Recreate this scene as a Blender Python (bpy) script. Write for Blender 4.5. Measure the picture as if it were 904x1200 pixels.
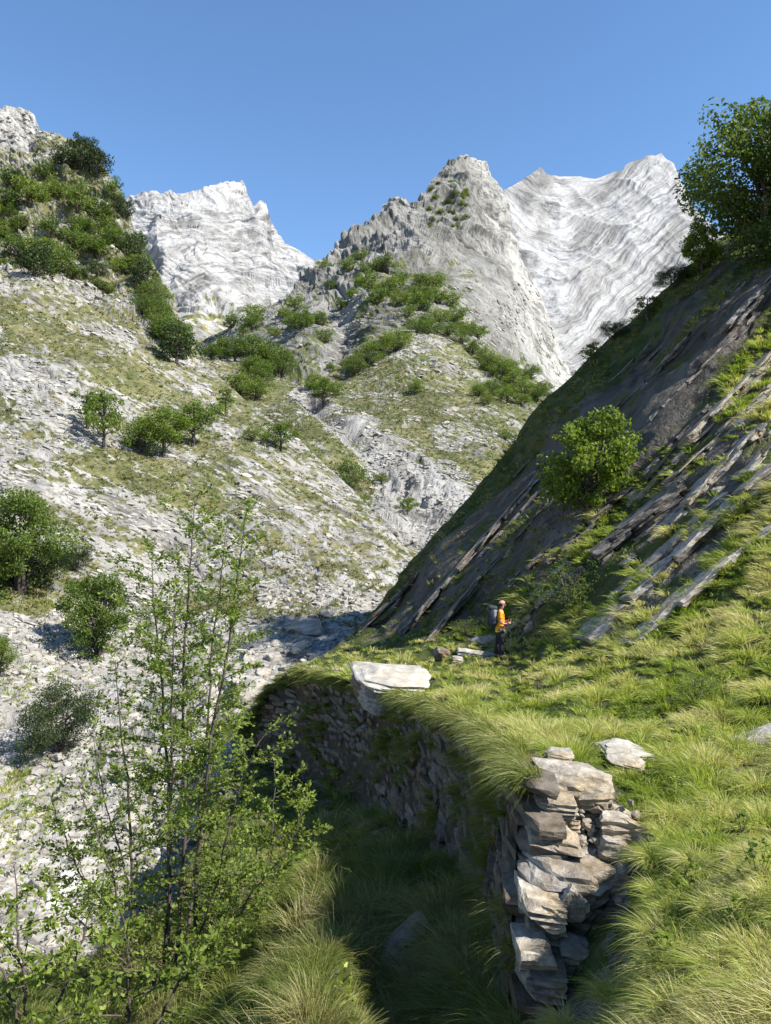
import bpy, bmesh, math, random
import numpy as np
from mathutils import Vector, Matrix

for _o in list(bpy.data.objects):
    bpy.data.objects.remove(_o)
SC = bpy.context.scene
COL = SC.collection
F = 873.0                                   # focal length in photo pixels (photo 904 x 1200)

# ------------------------------------------------------------------ camera, sky, sun, exposure
cam_d = bpy.data.cameras.new('camera')
cam_d.sensor_fit = 'VERTICAL'
cam_d.sensor_height = 24.0
cam_d.lens = 24.0 * F / 1200.0
cam_d.clip_start = 0.05
cam_d.clip_end = 30000
cam = bpy.data.objects.new('camera', cam_d)
cam.location = (0, 0, 0)
cam.rotation_euler = (math.radians(90), 0, 0)
COL.objects.link(cam)
SC.camera = cam

SUN_EL = math.radians(44.0)
SUN_AZ = math.radians(114.0)                 # measured clockwise from +Y (view direction): to the right, slightly behind
sdir = Vector((math.cos(SUN_EL) * math.sin(SUN_AZ), math.cos(SUN_EL) * math.cos(SUN_AZ), math.sin(SUN_EL)))
sun_d = bpy.data.lights.new('sun', 'SUN')
sun_d.energy = 5.0
sun_d.angle = math.radians(0.53)
sun_d.color = (1.0, 0.955, 0.88)
sun = bpy.data.objects.new('sun', sun_d)
sun.rotation_euler = (-sdir).to_track_quat('-Z', 'Y').to_euler()
sun.location = (20, -10, 60)
COL.objects.link(sun)

W = bpy.data.worlds.new('World')
SC.world = W
W.use_nodes = True
wn = W.node_tree.nodes
wl = W.node_tree.links
for n in list(wn):
    wn.remove(n)
sky = wn.new('ShaderNodeTexSky')
sky.sky_type = 'NISHITA'
sky.sun_disc = False
sky.sun_elevation = SUN_EL
sky.sun_rotation = SUN_AZ
sky.altitude = 900
sky.air_density = 1.0
sky.dust_density = 0.0
sky.ozone_density = 2.0
bg = wn.new('ShaderNodeBackground')
bg.inputs['Strength'].default_value = 0.105
wo = wn.new('ShaderNodeOutputWorld')
hsv = wn.new('ShaderNodeHueSaturation')
hsv.inputs['Saturation'].default_value = 1.12
wl.new(sky.outputs[0], hsv.inputs['Color'])
wl.new(hsv.outputs[0], bg.inputs[0])
wl.new(bg.outputs[0], wo.inputs[0])

vs = SC.view_settings
vs.view_transform = 'Standard'
vs.look = 'None'
vs.gamma = 1.0
vs.exposure = 1.16
vs.use_curve_mapping = False
SC.cycles.max_bounces = 5
SC.cycles.diffuse_bounces = 3
SC.cycles.transmission_bounces = 3
SC.cycles.transparent_max_bounces = 6

RNG = np.random.default_rng(7)
random.seed(7)

# ------------------------------------------------------------------ noise (vectorised gradient noise)
_perm = np.random.default_rng(3).permutation(256)
_perm = np.concatenate([_perm, _perm, _perm]).astype(np.int32)
_g = np.random.default_rng(5).normal(size=(256, 3))
_g /= np.linalg.norm(_g, axis=1)[:, None]
_g = _g.astype(np.float32)


def gn(p):
    """gradient noise, p (N,3) -> (N,) about -1..1"""
    p = np.asarray(p, dtype=np.float64)
    i = np.floor(p).astype(np.int64)
    f = (p - i).astype(np.float32)
    i = (i & 255).astype(np.int32)
    w = f * f * f * (f * (f * 6 - 15) + 10)
    res = 0
    for dx in (0, 1):
        wx = w[:, 0] if dx else 1 - w[:, 0]
        hx = _perm[i[:, 0] + dx]
        for dy in (0, 1):
            wy = w[:, 1] if dy else 1 - w[:, 1]
            hy = _perm[hx + i[:, 1] + dy]
            for dz in (0, 1):
                wz = w[:, 2] if dz else 1 - w[:, 2]
                h = _perm[hy + i[:, 2] + dz] & 255
                g = _g[h]
                d = g[:, 0] * (f[:, 0] - dx) + g[:, 1] * (f[:, 1] - dy) + g[:, 2] * (f[:, 2] - dz)
                res = res + wx * wy * wz * d
    return res * 1.6


_Rm = np.array(Matrix.Rotation(0.7, 3, 'Z') @ Matrix.Rotation(0.5, 3, 'Y') @ Matrix.Rotation(0.4, 3, 'X'))


def fbm(p, octv=5, gain=0.5, lac=2.03):
    a, s, out = 1.0, 0.0, 0
    q = np.array(p, dtype=np.float64) @ _Rm
    for k in range(octv):
        out = out + a * gn(q)
        s += a
        a *= gain
        q = (q @ _Rm) * lac + 17.3
    return out / s


def ridged(p, octv=5, gain=0.55, lac=2.1):
    a, s, out = 1.0, 0.0, 0
    q = np.array(p, dtype=np.float64) @ _Rm
    w = 1.0
    for k in range(octv):
        r = 1 - np.abs(gn(q)) * 1.6
        r = np.clip(r, 0, 1) ** 2
        out = out + a * r * w
        w = np.clip(r * 1.4, 0.2, 1)
        s += a
        a *= gain
        q = (q @ _Rm) * lac + 31.7
    return out / s - 0.45


def cells(p, seed=0):
    """cellular noise: F1, F2, per-cell random value, offset from the cell centre"""
    p = np.asarray(p, dtype=np.float64) + seed * 13.1
    i = np.floor(p).astype(np.int64)
    f = (p - i).astype(np.float32)
    n = len(p)
    f1 = np.full(n, 9.0, np.float32); f2 = np.full(n, 9.0, np.float32)
    hid = np.zeros(n, np.int32)
    off = np.zeros((n, 3), np.float32)
    for dx in (-1, 0, 1):
        for dy in (-1, 0, 1):
            for dz in (-1, 0, 1):
                h = _perm[_perm[_perm[(i[:, 0] + dx) & 255] + ((i[:, 1] + dy) & 255)] + ((i[:, 2] + dz) & 255)] & 255
                c = np.stack([dx + 0.5 + _g[h, 0] * 0.55, dy + 0.5 + _g[h, 1] * 0.55, dz + 0.5 + _g[h, 2] * 0.55], 1) - f
                d = (c * c).sum(1)
                m = d < f1
                f2 = np.where(m, f1, np.minimum(f2, d))
                hid = np.where(m, h, hid)
                off = np.where(m[:, None], -c, off)
                f1 = np.where(m, d, f1)
    return np.sqrt(f1), np.sqrt(f2), hid / 255.0, off, hid


def slabs(q, size, seed=0, tilt=0.5, crack=0.25, jit=0.25):
    """blocky broken-slab relief: every cell has its own height and tilt, with cracks between"""
    z = q / np.array(size)
    z = z + jit * np.c_[gn(z * 1.7), gn(z * 1.7 + 5), gn(z * 1.7 + 11)]
    f1, f2, r, off, h = cells(z, seed)
    t = (off * _g[(h * 7 + 3) & 255]).sum(1)
    return (r - 0.5) + tilt * t - crack * (1 - smooth(f2 - f1, 0.0, 0.30))


def smooth(x, a, b):
    t = np.clip((x - a) / (b - a), 0, 1)
    return t * t * (3 - 2 * t)


def P(u, v, d):
    return np.array([(u - 452) / F * d, d, (600 - v) / F * d])


ORD = ['first', 'second', 'third', 'fourth', 'fifth', 'sixth', 'seventh', 'eighth', 'ninth', 'tenth', 'eleventh', 'twelfth', 'thirteenth']


# ------------------------------------------------------------------ linking and tagging
def tag(o, label=None, cat=None, group=None, kind=None):
    if label: o['label'] = label
    if cat: o['category'] = cat
    if group: o['group'] = group
    if kind: o['kind'] = kind
    return o


def link(o, parent=None):
    COL.objects.link(o)
    if parent is not None:
        o.parent = parent
    return o


def empty(name, loc=(0, 0, 0), rz=0):
    o = bpy.data.objects.new(name, None)
    o.empty_display_size = 0.3
    o.location = loc
    o.rotation_euler = (0, 0, rz)
    COL.objects.link(o)
    return o


def mesh_from(name, verts, faces_flat, loop_tot, mat=None, smooth_shade=False, attrs=None):
    """verts (N,3); faces_flat indices; loop_tot per-face counts (array)"""
    me = bpy.data.meshes.new(name)
    verts = np.asarray(verts, dtype=np.float32)
    faces_flat = np.asarray(faces_flat, dtype=np.int32).ravel()
    loop_tot = np.asarray(loop_tot, dtype=np.int32)
    me.vertices.add(len(verts))
    me.vertices.foreach_set('co', verts.ravel())
    me.loops.add(len(faces_flat))
    me.loops.foreach_set('vertex_index', faces_flat)
    me.polygons.add(len(loop_tot))
    st = np.concatenate([[0], np.cumsum(loop_tot)[:-1]]).astype(np.int32)
    me.polygons.foreach_set('loop_start', st)
    me.polygons.foreach_set('loop_total', loop_tot)
    me.update(calc_edges=True)
    if smooth_shade:
        me.polygons.foreach_set('use_smooth', np.ones(len(loop_tot), dtype=bool))
    else:
        me.polygons.foreach_set('use_smooth', np.zeros(len(loop_tot), dtype=bool))
    for k, val in (attrs or {}).items():
        val = np.asarray(val, dtype=np.float32)
        if val.ndim == 1:
            a = me.attributes.new(k, 'FLOAT', 'POINT')
            a.data.foreach_set('value', val)
        else:
            a = me.attributes.new(k, 'FLOAT_VECTOR', 'POINT')
            a.data.foreach_set('vector', val.ravel())
    if mat:
        me.materials.append(mat)
    return me


def quads(nr, nc):
    i = np.arange((nr - 1) * (nc - 1))
    r, c = i // (nc - 1), i % (nc - 1)
    a = r * nc + c
    return np.stack([a, a + 1, a + nc + 1, a + nc], axis=1)


# ------------------------------------------------------------------ materials
def mat_new(name):
    m = bpy.data.materials.new(name)
    m.use_nodes = True
    nt = m.node_tree
    for n in list(nt.nodes):
        nt.nodes.remove(n)
    out = nt.nodes.new('ShaderNodeOutputMaterial')
    bs = nt.nodes.new('ShaderNodeBsdfPrincipled')
    bs.inputs['Roughness'].default_value = 0.85
    bs.inputs['Specular IOR Level'].default_value = 0.25
    nt.links.new(bs.outputs[0], out.inputs[0])
    return m, nt, bs, out


class NB:
    def __init__(s, nt):
        s.nt = nt

    def n(s, t, **kw):
        x = s.nt.nodes.new(t)
        for k, v in kw.items():
            setattr(x, k, v)
        return x

    def l(s, a, b):
        s.nt.links.new(a, b)

    def attr(s, name):
        return s.n('ShaderNodeAttribute', attribute_name=name)

    def scale(s, vec, sc):
        x = s.n('ShaderNodeVectorMath', operation='MULTIPLY')
        s.l(vec, x.inputs[0])
        x.inputs[1].default_value = sc
        return x.outputs[0]

    def noise(s, vec, scale, detail=5, rough=0.6, dist=0.0):
        x = s.n('ShaderNodeTexNoise')
        s.l(vec, x.inputs['Vector'])
        x.inputs['Scale'].default_value = scale
        x.inputs['Detail'].default_value = detail
        x.inputs['Roughness'].default_value = rough
        x.inputs['Distortion'].default_value = dist
        return x.outputs['Fac']

    def ramp(s, fac, stops):
        x = s.n('ShaderNodeValToRGB')
        cr = x.color_ramp
        while len(cr.elements) > 1:
            cr.elements.remove(cr.elements[-1])
        cr.elements[0].position = stops[0][0]
        c = stops[0][1]
        cr.elements[0].color = (*c, 1) if len(c) == 3 else c
        for p_, c in stops[1:]:
            e = cr.elements.new(p_)
            e.color = (*c, 1)
        s.l(fac, x.inputs[0])
        return x.outputs['Color']

    def mix(s, fac, a, b, mode='MIX'):
        x = s.n('ShaderNodeMix', data_type='RGBA', blend_type=mode)
        for sock, val in ((x.inputs[0], fac), (x.inputs[6], a), (x.inputs[7], b)):
            if hasattr(val, 'is_linked'):
                s.l(val, sock)
            elif isinstance(val, (int, float)):
                sock.default_value = val
            else:
                sock.default_value = (*val, 1)
        return x.outputs[2]

    def math(s, op, a, b=0.0, clamp=False):
        x = s.n('ShaderNodeMath', operation=op)
        x.use_clamp = clamp
        for sock, val in ((x.inputs[0], a), (x.inputs[1], b)):
            if hasattr(val, 'is_linked'):
                s.l(val, sock)
            else:
                sock.default_value = val
        return x.outputs[0]


def g3(x):
    return (x, x, x)


def terrain_mat(name, unit, rock, rock_dark, grass, grass_dry, soil, bump=0.6, crack=0.55):
    """rock / grass ground; unit = size in metres of the finest visible feature.
    'bed' attribute: bedding-aligned coordinates in metres; 'veg': vegetation amount 0..1"""
    m, nt, bs, out = mat_new(name)
    b = NB(nt)
    bed = b.attr('bed').outputs['Vector']
    geo = b.n('ShaderNodeNewGeometry')
    pos = geo.outputs['Position']
    veg = b.attr('veg').outputs['Fac']
    big = b.noise(bed, 0.05 / unit, 6, 0.62)
    v1 = b.scale(bed, (0.022 / unit, 0.26 / unit, 0.022 / unit))
    st = b.noise(v1, 1.0, 8, 0.72, 0.35)
    v2 = b.scale(bed, (0.2 / unit, 0.6 / unit, 0.2 / unit))
    fine = b.noise(v2, 1.0, 5, 0.7)
    rockc = b.ramp(st, [(0.33, rock_dark), (0.46, tuple(0.75 * r + 0.25 * d for r, d in zip(rock, rock_dark))), (0.56, rock), (0.75, tuple(min(0.8, c * 1.15) for c in rock))])
    rockc = b.mix(b.attr('pale').outputs['Fac'], rockc, b.mix(1.0, rockc, (1.9, 1.9, 1.9), 'MULTIPLY'))
    tint = b.ramp(big, [(0.36, (0.55, 0.54, 0.52)), (0.48, (0.85, 0.84, 0.82)), (0.6, (1, 1, 1))])
    rockc = b.mix(1.0, rockc, tint, 'MULTIPLY')
    crk = b.ramp(fine, [(0.33, g3(crack)), (0.45, g3(1.0))])
    rockc = b.mix(1.0, rockc, crk, 'MULTIPLY')
    gmix = b.noise(pos, 0.22 / unit, 5, 0.7)
    gmix2 = b.noise(pos, 0.035 / unit, 4, 0.6)
    gs = b.math('ADD', b.math('MULTIPLY', gmix, 0.6), b.math('MULTIPLY', gmix2, 0.4))
    grassc = b.ramp(gs, [(0.36, tuple(0.5 * c for c in grass)), (0.46, grass), (0.55, grass_dry), (0.64, soil)])
    vn = b.noise(v2, 0.55, 6, 0.72)
    vv = b.math('ADD', veg, b.math('MULTIPLY', b.math('SUBTRACT', vn, 0.5), 4.2))
    vf = b.ramp(vv, [(0.42, g3(0)), (0.60, g3(1))])
    col = b.mix(vf, rockc, grassc)
    b.l(col, bs.inputs['Base Color'])
    bh = b.math('ADD', b.math('MULTIPLY', st, 0.9), b.math('MULTIPLY', fine, 0.8))
    bh = b.math('ADD', bh, b.math('MULTIPLY', gmix, 0.5))
    bp = b.n('ShaderNodeBump')
    bp.inputs['Strength'].default_value = bump
    bp.inputs['Distance'].default_value = unit * 2.6
    b.l(bh, bp.inputs['Height'])
    b.l(bp.outputs[0], bs.inputs['Normal'])
    bs.inputs['Roughness'].default_value = 0.9
    bs.inputs['Specular IOR Level'].default_value = 0.15
    return m


def stone_mat(name, col, dark, scale=6.0, tint=(0.32, 0.24, 0.15)):
    m, nt, bs, out = mat_new(name)
    b = NB(nt)
    tc = b.n('ShaderNodeTexCoord').outputs['Object']
    va = b.attr('var').outputs['Fac']
    n1 = b.noise(tc, scale * 0.35, 5, 0.65)
    n2 = b.noise(b.scale(tc, (scale, scale, scale * 3.5)), 1.0, 6, 0.7, 0.4)
    c = b.ramp(n2, [(0.3, dark), (0.5, tuple(0.5 * (x + y) for x, y in zip(col, dark))), (0.62, col), (0.8, tuple(min(.8, x * 1.2) for x in col))])
    t = b.ramp(n1, [(0.42, (1, 1, 1)), (0.62, tuple(x * 2.6 for x in tint))])
    c = b.mix(0.75, c, t, 'MULTIPLY')
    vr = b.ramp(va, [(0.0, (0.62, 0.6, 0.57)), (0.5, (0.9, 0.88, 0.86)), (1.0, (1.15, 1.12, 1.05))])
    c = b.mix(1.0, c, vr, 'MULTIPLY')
    b.l(c, bs.inputs['Base Color'])
    bp = b.n('ShaderNodeBump')
    bp.inputs['Strength'].default_value = 0.7
    bp.inputs['Distance'].default_value = 0.03
    n3 = b.noise(tc, scale * 3, 6, 0.7)
    b.l(b.math('ADD', n2, n3), bp.inputs['Height'])
    b.l(bp.outputs[0], bs.inputs['Normal'])
    return m


def leaf_mat(name, c1, c2, c3, trans=0.35, rough=0.55):
    """c1..c3 ramp over the per-leaf 'var' attribute"""
    m, nt, bs, out = mat_new(name)
    b = NB(nt)
    va = b.attr('var').outputs['Fac']
    col = b.ramp(va, [(0.0, c1), (0.55, c2), (1.0, c3)])
    oi = b.n('ShaderNodeObjectInfo')
    hs = b.n('ShaderNodeHueSaturation')
    b.l(col, hs.inputs['Color'])
    b.l(b.math('ADD', b.math('MULTIPLY', oi.outputs['Random'], 0.5), 0.75), hs.inputs['Value'])
    b.l(b.math('ADD', b.math('MULTIPLY', oi.outputs['Random'], -0.025), 0.512), hs.inputs['Hue'])
    b.l(hs.outputs[0], bs.inputs['Base Color'])
    bs.inputs['Roughness'].default_value = rough
    tr = b.n('ShaderNodeBsdfTranslucent')
    tcol = b.mix(1.0, hs.outputs[0], (1.25, 1.3, 0.6), 'MULTIPLY')
    b.l(tcol, tr.inputs[0])
    mx = b.n('ShaderNodeMixShader')
    mx.inputs[0].default_value = trans
    b.l(bs.outputs[0], mx.inputs[1])
    b.l(tr.outputs[0], mx.inputs[2])
    b.l(mx.outputs[0], out.inputs[0])
    return m


def plain_mat(name, c, rough=0.8, spec=0.3, nscale=20, amp=0.25):
    m, nt, bs, out = mat_new(name)
    b = NB(nt)
    tc = b.n('ShaderNodeTexCoord').outputs['Object']
    n1 = b.noise(tc, nscale, 4, 0.6)
    col = b.ramp(n1, [(0.3, tuple(x * (1 - amp) for x in c)), (0.7, tuple(min(1, x * (1 + amp)) for x in c))])
    b.l(col, bs.inputs['Base Color'])
    bs.inputs['Roughness'].default_value = rough
    bs.inputs['Specular IOR Level'].default_value = spec
    return m

# ------------------------------------------------------------------ terrain patches
def tps_fit(ctrl):
    c = np.array(ctrl, float)
    X = c[:, :2] / 400.0
    y = np.log(c[:, 2])
    n = len(c)
    r = np.linalg.norm(X[:, None] - X[None], axis=2)
    K = np.where(r > 0, r * r * np.log(r + 1e-12), 0) + np.eye(n) * 1e-4
    Pm = np.c_[np.ones(n), X]
    A = np.zeros((n + 3, n + 3))
    A[:n, :n] = K; A[:n, n:] = Pm; A[n:, :n] = Pm.T
    w = np.linalg.solve(A, np.r_[y, 0, 0, 0])

    def f(u, v):
        Q = np.stack([np.ravel(u), np.ravel(v)], 1) / 400.0
        out = np.empty(len(Q))
        for s in range(0, len(Q), 100000):
            q = Q[s:s + 100000]
            rr = np.linalg.norm(q[:, None] - X[None], axis=2)
            out[s:s + 100000] = (np.where(rr > 0, rr * rr * np.log(rr + 1e-12), 0) @ w[:n]) + w[n] + q @ w[n + 1:]
        return np.exp(out).reshape(np.shape(u))
    return f


class Patch:
    def __init__(s, ctrl, top, bottom, u0, u1, nu, nv, bias=1.0, knee=None):
        s.f = tps_fit(ctrl)
        s.u = np.linspace(u0, u1, nu)
        tp = np.array(top, float); bt = np.array(bottom, float)
        s.vt = np.interp(s.u, tp[:, 0], tp[:, 1])
        s.vb = np.interp(s.u, bt[:, 0], bt[:, 1])
        s.nu, s.nv = nu, nv
        t = np.linspace(0, 1, nv) ** bias
        s.t = t
        U = np.repeat(s.u[None], nv, 0)
        s.k1 = 0
        s.vk = s.vb.copy()
        if knee is not None:                     # rows 0..k1 run bottom -> knee line, the rest knee -> top
            s.k1, kn = knee
            kn = np.array(kn, float)
            s.vk = np.minimum(np.interp(s.u, kn[:, 0], kn[:, 1]), s.vb)
        ta = (np.arange(nv) / max(s.k1, 1)).clip(0, 1)[:, None] if s.k1 else np.ones((nv, 1))
        if s.k1:
            t = ((np.arange(nv) - s.k1) / (nv - 1 - s.k1)).clip(0, 1)
            s.t = t
        V = s.vb[None] + (s.vk - s.vb)[None] * ta
        V = V + (s.vt - s.vk)[None] * t[:, None]
        D = s.f(U, V)
        s.U, s.V = U, V
        s.base = np.stack([(U - 452) / F * D, D, (600 - V) / F * D], -1)      # (nv,nu,3)
        e = 1.0
        D1, D2 = s.f(U + e, V), s.f(U, V - e)
        du = np.stack([(U + e - 452) / F * D1, D1, (600 - V) / F * D1], -1) - s.base
        dv = np.stack([(U - 452) / F * D2, D2, (600 - V + e) / F * D2], -1) - s.base
        n = np.cross(du, dv)
        n /= np.linalg.norm(n, axis=2)[..., None] + 1e-12
        s.n = n
        s.D = D

    def finish(s, name, disp, bed, veg, mat, back, smooth_shade=False, pale=None):
        """disp (nv*nu) along normal; back = list of (dy, dz) skirt rows behind the crest"""
        dg_ = np.pad(disp.reshape(s.nv, s.nu), 1, mode='edge')       # light smoothing keeps steep steps from combing
        dg_ = (dg_[1:-1, 1:-1] * 2 + dg_[:-2, 1:-1] + dg_[2:, 1:-1] + dg_[1:-1, :-2] + dg_[1:-1, 2:]) / 6
        disp = dg_.ravel()
        p = s.base.reshape(-1, 3) + s.n.reshape(-1, 3) * disp[:, None]
        s.p = p.reshape(s.nv, s.nu, 3)
        rows = [s.p]
        for dy, dz in back:
            r = s.p[-1:].copy()
            jit = 1 + 0.25 * gn(np.c_[s.u / 37.0, np.full(s.nu, dy / 9.0), np.zeros(s.nu)])
            rr = r.copy()
            rr[0, :, 0] *= (1 + dy / np.maximum(s.D[-1], 1) * 1.0)
            rr[0, :, 1] += dy
            rr[0, :, 2] += dz * jit
            rows.append(rr)
        G = np.concatenate(rows, 0)
        nr = G.shape[0]
        ex = nr - s.nv
        bed = bed.reshape(s.nv, s.nu, 3)
        bed = np.concatenate([bed] + [G[-ex + k:][:1] if ex - k > 0 else bed[-1:] for k in range(ex)], 0)
        veg = veg.reshape(s.nv, s.nu)
        s.veg = veg
        veg = np.concatenate([veg] + [veg[-1:]] * ex, 0)
        pl = np.zeros((s.nv, s.nu)) if pale is None else pale.reshape(s.nv, s.nu)
        pl = np.concatenate([pl] + [pl[-1:]] * ex, 0)
        q = quads(nr, s.nu)
        me = mesh_from(name, G.reshape(-1, 3), q, np.full(len(q), 4), mat, smooth_shade,
                       {'bed': bed.reshape(-1, 3), 'veg': np.clip(veg.ravel(), -0.5, 1.5), 'pale': np.clip(pl.ravel(), 0, 1)})
        o = bpy.data.objects.new(name, me)
        link(o)
        tag(o, kind='structure')
        s.obj = o
        return o

    def many(s, u, v):
        """finished surface points (and normals) seen at photo pixels u,v"""
        u = np.asarray(u, float); v = np.asarray(v, float)
        c = np.interp(u, s.u, np.arange(s.nu))
        vb = np.interp(u, s.u, s.vb); vt = np.interp(u, s.u, s.vt); vk = np.interp(u, s.u, s.vk)
        tt = np.clip((v - vk) / (vt - vk + 1e-9), 0, 1)
        r = np.interp(tt, s.t[s.k1:], np.arange(s.k1, s.nv)) if s.k1 else np.interp(tt, s.t, np.arange(s.nv))
        if s.k1:
            r = np.where(v > vk, s.k1 * np.clip((vb - v) / (vb - vk + 1e-9), 0, 1), r)
        c0 = np.clip(c.astype(int), 0, s.nu - 2); r0 = np.clip(r.astype(int), 0, s.nv - 2)
        fc, fr = (c - c0)[:, None], (r - r0)[:, None]
        g = s.p
        return ((g[r0, c0] * (1 - fc) + g[r0, c0 + 1] * fc) * (1 - fr) + (g[r0 + 1, c0] * (1 - fc) + g[r0 + 1, c0 + 1] * fc) * fr), s.n[r0, c0]

    def veg_at(s, u, v):
        c = np.interp(u, s.u, np.arange(s.nu)).astype(int)
        vb = np.interp(u, s.u, s.vb); vt = np.interp(u, s.u, s.vt)
        r = np.interp(np.clip((v - vb) / (vt - vb + 1e-9), 0, 1), s.t, np.arange(s.nv)).astype(int)
        return s.veg[r, c]

    def at(s, u, v):
        return s.many(np.array([u]), np.array([v]))[0][0]


def blob(U, V, zones):
    """sum of soft ellipses (u, v, ru, rv, angle_deg, weight)"""
    out = np.zeros(U.shape)
    for (cu, cv, ru, rv, ang, w) in zones:
        a = math.radians(ang)
        x = (U - cu) * math.cos(a) + (V - cv) * math.sin(a)
        y = -(U - cu) * math.sin(a) + (V - cv) * math.cos(a)
        r = np.sqrt((x / ru) ** 2 + (y / rv) ** 2)
        out += w * (1 - smooth(r, 0.6, 1.25))
    return out


def axes(p, a1, a2, a3, warp, wamp):
    """rotate positions into along / across-bedding / third axes, with warp"""
    A = np.array([a1, a2, a3], float)
    A /= np.linalg.norm(A, axis=1)[:, None]
    q = p @ A.T
    w = fbm(p / warp, 3)
    q[:, 1] += w * wamp
    return q


def strata(q, lb, ratio, octv=4, gain=0.6):
    """anisotropic ridged ledges; q bedding coords"""
    out, a, s = 0, 1.0, 0
    l = lb
    for k in range(octv):
        z = np.c_[q[:, 0] / (l * ratio), q[:, 1] / l, q[:, 2] / (l * ratio)] + k * 7.7
        g = gn(z)
        # sawtooth of a warped phase gives ledges with one steep side
        ph = z[:, 1] * 0.9 + 0.9 * gn(z * 0.6 + 3.3)
        saw = ph - np.floor(ph)
        saw = np.where(saw < 0.74, saw / 0.74, (1 - saw) / 0.26)
        out = out + a * (0.55 * g + 0.45 * (saw - 0.5))
        s += a
        a *= gain
        l *= 0.47
    return out / s


B = 1.0   # grid density factor

# --- far left peak (white marble pyramid)
far = Patch(
    [(150, 230, 1400), (280, 212, 1450), (370, 300, 1380), (150, 400, 1050), (300, 400, 1100), (400, 420, 1050), (230, 300, 1200), (330, 330, 1280), (60, 300, 1300), (450, 320, 1350), (450, 480, 1000), (60, 480, 1000), (205, 330, 1170), (265, 320, 1230)],
    [(40, 300), (110, 250), (150, 230), (172, 226), (196, 224), (199, 219), (203, 225), (225, 222), (262, 212), (284, 210), (292, 224), (298, 240), (306, 234), (312, 240), (318, 262), (330, 280), (350, 291), (371, 302), (400, 320), (460, 360)],
    [(40, 480), (460, 480)], 40, 460, int(420 * B), int(270 * B))
pb = far.base.reshape(-1, 3)
uu, vv = far.U.ravel(), far.V.ravel()
bq = axes(pb, (1, 0, 0.35), (-0.35, 0.3, 1), (0, 1, 0), 300, 160)
bq2 = axes(pb, (0.8, 0, -0.7), (0.7, 0.3, 0.8), (0, 1, 0), 200, 60)
edge = smooth(np.repeat(far.t[:, None], far.nu, 1).ravel(), 1.0, 0.9)
d = 26 * ridged(pb / 190, 5, 0.5) * (0.3 + 0.7 * edge) + 5 * slabs(bq, (95, 26, 95), 1, 0.9, 0.2) + 2.6 * slabs(bq2, (50, 12, 50), 2, 0.9, 0.3)
d += 2.2 * ridged(pb / 22, 3) + 8 * strata(bq, 34, 10, 4)
vg = -0.45 + 0.85 * smooth(vv + 12 * gn(pb / 120), 325, 375) + 0.35 * fbm(pb / 60, 4)
M_marble = terrain_mat('far_marble', 2.6, (0.41, 0.402, 0.395), (0.115, 0.12, 0.13), (0.10, 0.115, 0.035), (0.19, 0.17, 0.08), (0.27, 0.23, 0.15), 0.7, 0.6)
far.finish('far_mountain', d, bq, vg, M_marble, [(60, -80), (300, -500)])

# --- right massif (folded white marble face)
mas = Patch(
    [(540, 270, 1000), (600, 225, 1120), (633, 196, 1180), (700, 208, 1230), (765, 180, 1260), (815, 250, 1180), (900, 300, 1120), (1000, 380, 1060), (620, 330, 930), (700, 320, 1000), (760, 280, 1090), (640, 430, 800), (720, 430, 850), (560, 420, 800), (800, 400, 930), (540, 500, 760), (700, 500, 760), (1000, 500, 800), (680, 260, 1120)],
    [(540, 260), (588, 226), (600, 219), (618, 206), (634, 195), (642, 203), (655, 206), (680, 207), (699, 209), (715, 203), (731, 199), (733, 193), (741, 189), (752, 187), (760, 182), (768, 183), (775, 179), (781, 186), (789, 192), (797, 208), (808, 232), (818, 248), (850, 275), (900, 310), (1010, 390)],
    [(540, 500), (1010, 500)], 540, 1010, int(470 * B), int(330 * B))
pb = mas.base.reshape(-1, 3)
uu, vv = mas.U.ravel(), mas.V.ravel()
sc = mas.D.ravel() / F
wob = fbm(pb / 260, 5) * 46
c0 = 1.0 / (1 + np.exp(-(uu - 668 + 0.25 * (vv - 330)) / 30.0))
bl = (uu * 0.0 + (600 - vv) + 0.010 * np.clip(uu - 668, -400, 0) ** 2 * -0.55) * (1 - c0) + ((600 - vv) - 0.85 * np.clip(uu - 668, 0, 400)) * c0 - 0
across = (bl + wob) * 1.2
al = uu * 1.2 + (vv - 300) * 0.5
bq = np.c_[al, across, pb[:, 1] * 0.15]
d = 20 * ridged(pb / 210, 5, 0.5) + (3.4 * strata(bq, 24, 7, 4, 0.6)) * (0.5 + 1.3 * smooth(fbm(pb / 150, 3), -.25, .3)) + 4 * ridged(pb / 60, 3) + 1.6 * slabs(bq, (90, 13, 90), 3, 1.0, 0.3) + 1.3 * slabs(bq, (34, 7, 34), 4, 1.0, 0.4)
edge = smooth(np.repeat(mas.t[:, None], mas.nu, 1).ravel(), 1.0, 0.93)
d = d * (0.35 + 0.65 * edge)
vg = np.full(len(d), -0.5) + 0.25 * smooth(vv, 400, 470)
M_mas = terrain_mat('folded_marble', 2.0, (0.38, 0.377, 0.375), (0.10, 0.105, 0.115), (0.09, 0.11, 0.04), (0.2, 0.18, 0.1), (0.3, 0.28, 0.22), 0.8, 0.55)
mas.finish('right_mountain', d, bq, vg, M_mas, [(60, -60), (300, -500)])

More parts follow.
